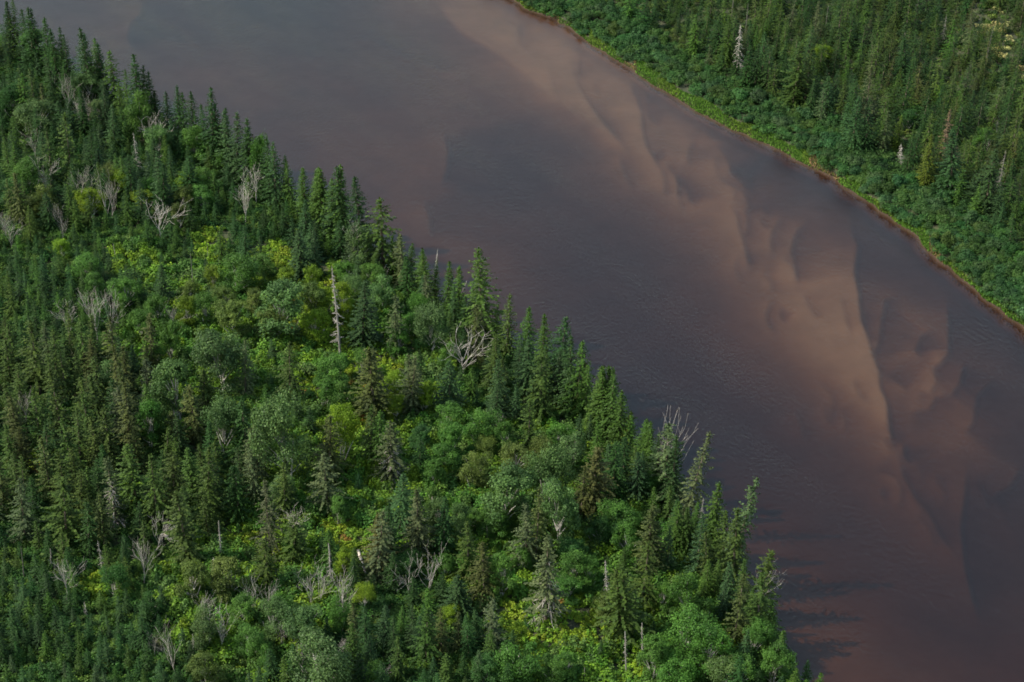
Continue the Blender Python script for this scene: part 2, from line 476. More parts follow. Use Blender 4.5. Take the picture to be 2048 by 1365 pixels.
def wood_mat(name, c0, c1, scale=3.0, from_object=False):
    m, nt, out = new_mat(name)
    N, Lk = nt.nodes, nt.links
    tc = N.new('ShaderNodeTexCoord'); nz = N.new('ShaderNodeTexNoise'); nz.inputs['Scale'].default_value = scale; nz.inputs['Detail'].default_value = 4
    mp = N.new('ShaderNodeMapping'); mp.inputs['Scale'].default_value = (1, 1, .25)
    Lk.new(tc.outputs['Object'], mp.inputs[0]); Lk.new(mp.outputs[0], nz.inputs[0])
    ra = N.new('ShaderNodeValToRGB'); ra.color_ramp.elements[0].position = .35; ra.color_ramp.elements[1].position = .65
    ra.color_ramp.elements[0].color = (*c0, 1); ra.color_ramp.elements[1].color = (*c1, 1)
    Lk.new(nz.outputs[0], ra.inputs[0])
    bs = N.new('ShaderNodeBsdfPrincipled'); bs.inputs['Roughness'].default_value = .85; bs.inputs['Specular IOR Level'].default_value = .2
    if from_object:
        oi = N.new('ShaderNodeObjectInfo'); mu = N.new('ShaderNodeMix'); mu.data_type = 'RGBA'; mu.blend_type = 'MULTIPLY'; mu.inputs[0].default_value = 1
        Lk.new(ra.outputs[0], mu.inputs[6]); Lk.new(oi.outputs['Color'], mu.inputs[7]); Lk.new(mu.outputs[2], bs.inputs['Base Color'])
    else:
        Lk.new(ra.outputs[0], bs.inputs['Base Color'])
    Lk.new(bs.outputs[0], out.inputs[0])
    return m

M_NEEDLE = foliage_mat('conifer_needles', 'object', .14, .6)
M_LEAF = foliage_mat('broad_leaves', 'object', .30, .5)
M_STUFF = foliage_mat('understorey_leaves', 'scatter', .25, .55)
M_GRASS = foliage_mat('grass_blades', 'mesh', .3, .55)
M_BARK = wood_mat('grey_brown_bark', (.06, .045, .035), (.17, .14, .115))
M_BIRCH = wood_mat('pale_bark', (.22, .20, .17), (.5, .48, .44))
M_DEAD = wood_mat('weathered_wood', (.30, .28, .255), (.56, .53, .49), 4.0, True)

def soil_mat():
    m, nt, out = new_mat('forest_floor')
    N, Lk = nt.nodes, nt.links
    ge = N.new('ShaderNodeNewGeometry')
    n1 = N.new('ShaderNodeTexNoise'); n1.inputs['Scale'].default_value = .35; n1.inputs['Detail'].default_value = 6
    Lk.new(ge.outputs['Position'], n1.inputs[0])
    ra = N.new('ShaderNodeValToRGB')
    e = ra.color_ramp.elements
    e[0].position = .3; e[0].color = (.020, .030, .012, 1); e[1].position = .7; e[1].color = (.055, .075, .022, 1)
    x = e.new(.5); x.color = (.040, .042, .018, 1)
    Lk.new(n1.outputs[0], ra.inputs[0])
    sp = N.new('ShaderNodeSeparateXYZ'); Lk.new(ge.outputs['Position'], sp.inputs[0])
    mr = N.new('ShaderNodeMapRange'); mr.inputs[1].default_value = .22; mr.inputs[2].default_value = .5
    Lk.new(sp.outputs[2], mr.inputs[0])
    mx = N.new('ShaderNodeMix'); mx.data_type = 'RGBA'
    mx.inputs[6].default_value = (.036, .019, .011, 1)      # peaty bare edge at the water
    Lk.new(mr.outputs[0], mx.inputs[0]); Lk.new(ra.outputs[0], mx.inputs[7])
    bs = N.new('ShaderNodeBsdfPrincipled'); bs.inputs['Roughness'].default_value = .9
    Lk.new(mx.outputs[2], bs.inputs['Base Color'])
    bp = N.new('ShaderNodeBump'); bp.inputs['Strength'].default_value = .6; bp.inputs['Distance'].default_value = .3
    n2 = N.new('ShaderNodeTexNoise'); n2.inputs['Scale'].default_value = 2.5; n2.inputs['Detail'].default_value = 5
    Lk.new(ge.outputs['Position'], n2.inputs[0]); Lk.new(n2.outputs[0], bp.inputs['Height']); Lk.new(bp.outputs[0], bs.inputs['Normal'])
    Lk.new(bs.outputs[0], out.inputs[0])
    return m

def bed_mat():
    m, nt, out = new_mat('river_sand')
    N, Lk = nt.nodes, nt.links
    ge = N.new('ShaderNodeNewGeometry')
    n1 = N.new('ShaderNodeTexNoise'); n1.inputs['Scale'].default_value = .12; n1.inputs['Detail'].default_value = 8; n1.inputs['Roughness'].default_value = .6
    Lk.new(ge.outputs['Position'], n1.inputs[0])
    ra = N.new('ShaderNodeValToRGB')
    e = ra.color_ramp.elements
    e[0].position = .3; e[0].color = (.185, .155, .125, 1); e[1].position = .7; e[1].color = (.245, .205, .165, 1)
    Lk.new(n1.outputs[0], ra.inputs[0])
    bs = N.new('ShaderNodeBsdfPrincipled'); bs.inputs['Roughness'].default_value = .95; bs.inputs['Specular IOR Level'].default_value = 0
    sh = N.new('ShaderNodeAttribute'); sh.attribute_name = 'shore'
    mr = N.new('ShaderNodeMapRange'); mr.inputs[1].default_value = .3; mr.inputs[2].default_value = 1.5
    Lk.new(sh.outputs['Fac'], mr.inputs[0])
    mx = N.new('ShaderNodeMix'); mx.data_type = 'RGBA'; mx.inputs[6].default_value = (.036, .019, .011, 1)   # peat washed off the banks
    Lk.new(mr.outputs[0], mx.inputs[0]); Lk.new(ra.outputs[0], mx.inputs[7])
    Lk.new(mx.outputs[2], bs.inputs['Base Color'])
    Lk.new(bs.outputs[0], out.inputs[0])
    return m

def water_mat():
    m, nt, out = new_mat('tannin_water')
    N, Lk = nt.nodes, nt.links
    ge = N.new('ShaderNodeNewGeometry')
    mp = N.new('ShaderNodeMapping'); mp.inputs['Rotation'].default_value = (0, 0, math.radians(35)); mp.inputs['Scale'].default_value = (1.0, .55, 1)
    Lk.new(ge.outputs['Position'], mp.inputs[0])
    n1 = N.new('ShaderNodeTexNoise'); n1.inputs['Scale'].default_value = 2.0; n1.inputs['Detail'].default_value = 3; n1.inputs['Roughness'].default_value = .55
    Lk.new(mp.outputs[0], n1.inputs[0])
    n2 = N.new('ShaderNodeTexNoise'); n2.inputs['Scale'].default_value = .12; n2.inputs['Detail'].default_value = 5
    fl = NEAR[-4] - NEAR[4]; fa = math.atan2(fl[1], fl[0])
    m3 = N.new('ShaderNodeMapping'); m3.vector_type = 'TEXTURE'; m3.inputs['Rotation'].default_value = (0, 0, fa); m3.inputs['Scale'].default_value = (5, 1, 1)
    Lk.new(ge.outputs['Position'], m3.inputs[0]); Lk.new(m3.outputs[0], n2.inputs[0])
    mr = N.new('ShaderNodeMapRange'); mr.inputs[1].default_value = .35; mr.inputs[2].default_value = .65; mr.inputs[3].default_value = .35; mr.inputs[4].default_value = 1.0
    Lk.new(n2.outputs[0], mr.inputs[0])
    bp = N.new('ShaderNodeBump'); bp.inputs['Distance'].default_value = .15
    Lk.new(mr.outputs[0], bp.inputs['Strength']); Lk.new(n1.outputs[0], bp.inputs['Height'])
    fr = N.new('ShaderNodeFresnel'); fr.inputs['IOR'].default_value = 1.42; Lk.new(bp.outputs[0], fr.inputs['Normal'])
    gl = N.new('ShaderNodeBsdfGlossy'); gl.inputs['Roughness'].default_value = .06; Lk.new(bp.outputs[0], gl.inputs['Normal'])
    gl.inputs['Color'].default_value = (1, 1, 1, 1)
    tr = N.new('ShaderNodeBsdfTransparent'); tr.inputs[0].default_value = (.97, .95, .93, 1)
    mx = N.new('ShaderNodeMixShader')
    up_ = N.new('ShaderNodeMath'); up_.operation = 'SUBTRACT'; up_.inputs[0].default_value = 1.0; Lk.new(ge.outputs['Backfacing'], up_.inputs[1])
    fm = N.new('ShaderNodeMath'); fm.operation = 'MULTIPLY'; Lk.new(fr.outputs[0], fm.inputs[0]); Lk.new(up_.outputs[0], fm.inputs[1])   # light leaving the water passes
    Lk.new(fm.outputs[0], mx.inputs[0]); Lk.new(tr.outputs[0], mx.inputs[1]); Lk.new(gl.outputs[0], mx.inputs[2])
    # suspended silt just under the surface
    df = N.new('ShaderNodeBsdfDiffuse'); df.inputs[0].default_value = (.075, .072, .085, 1)
    m2 = N.new('ShaderNodeMixShader'); m2.inputs[0].default_value = .035
    Lk.new(mx.outputs[0], m2.inputs[1]); Lk.new(df.outputs[0], m2.inputs[2])
    Lk.new(m2.outputs[0], out.inputs[0])
    va = N.new('ShaderNodeVolumeAbsorption'); va.inputs['Color'].default_value = (.60, .42, .22, 1); va.inputs['Density'].default_value = 1.75
    Lk.new(va.outputs[0], out.inputs[1])
    return m

# ------------------------------------------------------------------ the setting: land, river bed, water
def axis(lo, hi, step, far):
    a = list(np.arange(lo, hi + step * .5, step))
    s = step; x = a[-1]
    while x < far:
        s *= 1.35; x += s; a.append(x)
    s = step; x = a[0]; b = []
    while x > -far:
        s *= 1.35; x -= s; b.append(x)
    return np.array(b[::-1] + a)

xs = axis(-125, 130, .42, 6000); ys = axis(182, 450, .42, 6000)
GX, GY = np.meshgrid(xs, ys)
DN, DF = d_near(GX, GY), d_far(GX, GY)
LZ = land_z(GX, GY, DN, DF)
river = (DN < 0) & (DF < 0)
GZ = np.where(river, bed_z(GX, GY, DN, DF), LZ)
rv2 = (DN < -.5) & (DF < -.5)
cm = rv2[:-1, :-1] & rv2[1:, :-1] & rv2[:-1, 1:] & rv2[1:, 1:]
for nm, msk, mt in (('ground', ~cm, soil_mat()), ('riverbed', cm, bed_mat())):
    o = bpy.data.objects.new(nm, grid_mesh(nm, GX, GY, GZ, msk))
    o.data.materials.append(mt); o['kind'] = 'structure'; COL.objects.link(o)
    if nm == 'riverbed':
        co = np.empty(len(o.data.vertices) * 3, np.float32); o.data.vertices.foreach_get('co', co); co = co.reshape(-1, 3).astype(float)
        at = o.data.attributes.new('shore', 'FLOAT', 'POINT')
        at.data.foreach_set('value', np.minimum(-d_near(co[:, 0], co[:, 1]), -d_far(co[:, 0], co[:, 1])).astype(np.float32))
E = 5990.0
wv = [(-E, -E, 0), (E, -E, 0), (E, E, 0), (-E, E, 0), (-E, -E, -8), (E, -E, -8), (E, E, -8), (-E, E, -8)]
wm = bpy.data.meshes.new('river_water')
wm.from_pydata(wv, [], [(0, 1, 2, 3), (7, 6, 5, 4), (0, 4, 5, 1), (1, 5, 6, 2), (2, 6, 7, 3), (3, 7, 4, 0)])
wo = bpy.data.objects.new('river_water', wm); wm.materials.append(water_mat()); wo['kind'] = 'structure'; COL.objects.link(wo)

# ------------------------------------------------------------------ placing
def zat(x, y):
    return float(land_z(np.array([x]), np.array([y]))[0])

def ground_pt(u, v):
    z = 1.0
    for _ in range(4):
        p = on_plane(np.array([u]), np.array([v]), z)[0]
        z = zat(p[0], p[1])
    return np.array([p[0], p[1], z])

def is_river(x, y):
    a = np.array([x]); b = np.array([y])
    return d_near(a, b)[0] < .3 and d_far(a, b)[0] < .6

def height_for(base, tip_v):
    h = 8.0
    for _ in range(8):
        f0 = project(base + np.array([0, 0, h]))[1] - tip_v
        f1 = project(base + np.array([0, 0, h + .1]))[1] - tip_v
        h -= f0 / ((f1 - f0) / .1)
    return max(.5, float(h))

def from_tip(u, v, hpx):
    """a standing thing whose tip shows at (u, v) and which is hpx tall in the photo -> base point, height"""
    d = NADIR - np.array([u, v]); d /= np.linalg.norm(d)
    for k in range(14):
        b = np.array([u, v]) + d * hpx
        g = ground_pt(b[0], b[1])
        if not is_river(g[0], g[1]):
            break
        hpx *= 1.08
    return g, height_for(g, v)

THINGS = []       # dicts: root, kind, word, ref point in the photo, label, ref

def set_obj(name, me, parent, mat, color=None):
    o = bpy.data.objects.new(name, me)
    COL.objects.link(o)
    o.parent = parent
    if color is not None:
        o.color = (*color, 1)
    return o

def root(name, loc, scale, rotz, lean=(0, 0)):
    e = bpy.data.objects.new(name, None)
    e.empty_display_size = .5
    e.location = loc; e.scale = scale
    e.rotation_euler = (lean[0], lean[1], rotz)
    COL.objects.link(e)
    return e

def mesh_of(name, V, mat, tone=None, smooth=False):
    me = quad_mesh(name, V, tone, None, smooth)
    me.materials.append(mat)
    return me

# shape libraries
FIR, SPR, NAR = [], [], []
for i in range(11):
    V, T, b = conifer(100 + i, R=1.9 + .2 * (i % 4), whorls=30, per=9, nspray=13, spray=.40, rag=.14, power=.92, droop=.16)
    FIR.append((mesh_of('crown', V, M_NEEDLE, T), mesh_of('trunk', trunk_quads(9.5, .15, b), M_BARK)))
for i in range(12):
    V, T, b = conifer(200 + i, R=1.6 + .25 * (i % 4), base=(.08, .08, .22, .12)[i % 4], whorls=29, per=8, nspray=12, spray=.44, rag=.30 + .05 * (i % 3), power=.62 + .09 * (i % 4), gap=(.10, .20, .30)[i % 3], droop=.42, top_club=(i % 2 == 0))
    SPR.append((mesh_of('crown', V, M_NEEDLE, T), mesh_of('trunk', trunk_quads(9.6, .17, b), M_BARK)))
for i in range(6):
    V, T, b = conifer(300 + i, R=1.75 + .2 * (i % 3), base=.08, whorls=28, per=7, nspray=9, spray=.40, rag=.32, power=.62, gap=.12, droop=.4, top_club=(i % 2 == 0))
    NAR.append((mesh_of('crown', V, M_NEEDLE, T), mesh_of('trunk', trunk_quads(9.6, .15, b), M_BARK)))
LITE = []
for i in range(6):
    V, T, b = conifer(400 + i, R=2.2, base=.03, whorls=20, per=8, nspray=8, spray=.56, rag=.16, power=.9, droop=.16)
    LITE.append(mesh_of('young_fir', V, M_STUFF, T))
LITEN = []
for i in range(6):
    V, T, b = conifer(450 + i, R=1.95, base=.05, whorls=26, per=8, nspray=9, spray=.42, rag=.3, power=.65, gap=.1, droop=.4, top_club=(i % 2 == 0))
    LITEN.append(mesh_of('far_spruce', V, M_STUFF, T))
BRL = []
for i in range(8):
    V, T, Wq = broadleaf(500 + i, rx=3.4 + .3 * (i % 3), nl=20 + i % 6, nleaf=10000, leaf=.235, low=.08)
    BRL.append((mesh_of('crown', V, M_LEAF, T), mesh_of('trunk', Wq, M_BIRCH)))
ALD = []
for i in range(8):
    V, T = bush(600 + i, rx=2.2, h=2.6, nleaf=2600, leaf=.25, lob=13)
    ALD.append(mesh_of('alder_bush', V, M_LEAF, T))
BUSHV = [mesh_of('shrub', a, M_STUFF, b) for a, b in (bush(650 + i, rx=1.35, h=1.5, nleaf=420, leaf=.24, lob=8) for i in range(8))]
FERNV = [mesh_of('fern', a, M_STUFF, b) for a, b in (bush(680 + i, rx=1.35, h=.8, nleaf=300, leaf=.25, lob=8) for i in range(6))]
DFAN = []
for i in range(12):
    a, b = dead_fan(700 + i, w=2.6 + .5 * (i % 3), limbs=7 + i % 4, thick=.095, trunk_to=.42 + .05 * (i % 4))
    DFAN.append((mesh_of('trunk', a, M_DEAD), mesh_of('crown', b, M_DEAD)))
DSPIRE = []
for i in range(7):
    a, b = dead_spire(750 + i, w=1.7, nb=85, thick=.15, hang=.8)
    DSPIRE.append((mesh_of('trunk', a, M_DEAD), mesh_of('crown', b, M_DEAD)))
DPOLE = []
for i in range(6):
    a, b = dead_spire(780 + i, w=.75, nb=90, thick=.125, hang=.5, bare=.2, top=9.9 if i % 2 else 9.2)
    DPOLE.append((mesh_of('trunk', a, M_DEAD), mesh_of('crown', b, M_DEAD)))

FIRC = {'dark': (.017, .045, .011), 'blue': (.024, .054, .018), 'mid': (.034, .073, .012), 'yellow': (.064, .098, .012)}
SPRC = {'olive': (.035, .062, .012), 'brown': (.039, .053, .014), 'grey': (.050, .070, .028), 'dark': (.020, .046, .011), 'red': (.11, .075, .048)}
FIRW = {'dark': 'dark green', 'blue': 'blue-green', 'mid': 'fresh green', 'yellow': 'yellow-green'}
SPRW = {'olive': 'olive', 'brown': 'brownish', 'grey': 'grey lichened', 'dark': 'dark olive', 'red': 'reddish dying'}
BRLC = {'green': (.054, .128, .022), 'greygreen': (.066, .125, .038), 'yellow': (.115, .19, .016), 'olive': (.078, .115, .026), 'deep': (.030, .082, .020)}
BRLW = {'green': 'green', 'greygreen': 'grey-green', 'yellow': 'yellow-green', 'olive': 'olive', 'deep': 'deep green'}

def jit(c, s=.12):
    k = random.gauss(1, s)
    return tuple(max(.005, a * k * random.gauss(1, s * .4)) for a in c)

def add_thing(e, kind, word, base, h, label=None, ref=None, bank='near'):
    uv = project(np.array(base) + np.array([0, 0, h * .5]))
    tip = project(np.array(base) + np.array([0, 0, h]))
    e['category'] = {'fir': 'fir tree', 'spruce': 'spruce tree', 'broadleaf': 'leafy tree', 'dead': 'dead tree', 'log': 'log', 'alder': 'bush'}[kind]
    THINGS.append(dict(e=e, kind=kind, word=word, uv=uv, tip=tip, label=label, ref=ref, h=h, bank=bank, base=np.array(base)))

def conifer_thing(base, h, kind, tone, wide=1.0, label=None, ref=None, lib=None, special=None, lean=None):
    lib = lib or (FIR if kind == 'fir' else SPR)
    crown, trunk = random.choice(lib)
    lean = lean or (random.gauss(0, .032), random.gauss(0, .032))
    s = h / 10.0
    ws = s * wide * random.uniform(.85, 1.2)
    name = 'fir_tree' if kind == 'fir' else 'spruce_tree'
    e = root(name, base, (ws, ws, s), random.uniform(0, 6.28), lean)
    c = jit((FIRC if kind == 'fir' else SPRC)[tone])
    set_obj('trunk', trunk, e, None)
    set_obj('crown', crown, e, None, c)
    if special == 'skirt':
        b = set_obj('dead_branch_skirt', random.choice(DSPIRE)[1], e, None, (.75, .72, .70)); b.scale = (1.12, 1.12, .72)
        b['label'] = 'bare grey dead branches on the lower half'
    if special == 'top':
        b = set_obj('dead_top', random.choice(DFAN)[1], e, None, (.8, .78, .74)); b.scale = (.42, .42, .45); b.location = (0, 0, 5.8)
        b['label'] = 'bare grey dead twigs at the top'
    w = (FIRW if kind == 'fir' else SPRW)[tone]
    add_thing(e, kind, w, base, h, label, ref)
    return e

def leafy_thing(base, h, rx_m, tone, label=None, ref=None):
    crown, trunk = random.choice(BRL)
    s = h / 10.0; ws = rx_m / 3.6
    e = root('leafy_tree', base, (ws * random.uniform(.82, 1.15), ws * random.uniform(.82, 1.15), s), random.uniform(0, 6.28), (random.gauss(0, .06), random.gauss(0, .06)))
    set_obj('trunk', trunk, e, None)
    set_obj('crown', crown, e, None, jit(BRLC[tone], .10))
    add_thing(e, 'broadleaf', BRLW[tone], base, h, label, ref)
    return e

def dead_thing(base, h, typ, wide, label, ref, lean=(0, 0), shade=1.0):
    lib = {'A': DFAN, 'C': DSPIRE, 'B': DPOLE, 'D': DPOLE}[typ]
    tr, cr = random.choice(lib)
    s = h / 10.0
    wide = wide ** .8
    e = root('dead_tree', base, (s * wide, s * wide, s), random.uniform(0, 6.28), lean)
    shade *= .78
    c = (shade, shade * .98, shade * .96)
    set_obj('trunk', tr, e, None, c)
    if typ != 'D':
        set_obj('crown', cr, e, None, c)
    else:
        b = set_obj('crown', cr, e, None, c); b.scale = (.35, .35, 1)
    w = {'A': 'bare forked dead tree', 'C': 'bare dead spruce', 'B': 'stubby dead trunk', 'D': 'thin dead pole'}[typ]
    add_thing(e, 'dead', w, base, h, label, ref)
    return e

R1, R2, R3, R4, R5, R6 = (0, 0, Z), (0, 450, Z), (0, 895, Z), (600, 300, Z), (650, 650, Z), (600, 895, Z)
R7, R8, F0, F1, F2, F3 = (1200, 800, 700 / 1691.0), (1348, 0, Z), (1000, 0, 350 / 2033.0), (1350, 0, 350 / 2033.0), (1700, 0, 348 / 2021.0), (1700, 220, 348 / 2021.0)
def px(R, x, y):
    return R[0] + x * R[2], R[1] + y * R[2]

TAKEN = []        # (x, y, r) ground spots that are occupied
def take(b, r):
    TAKEN.append((b[0], b[1], r))

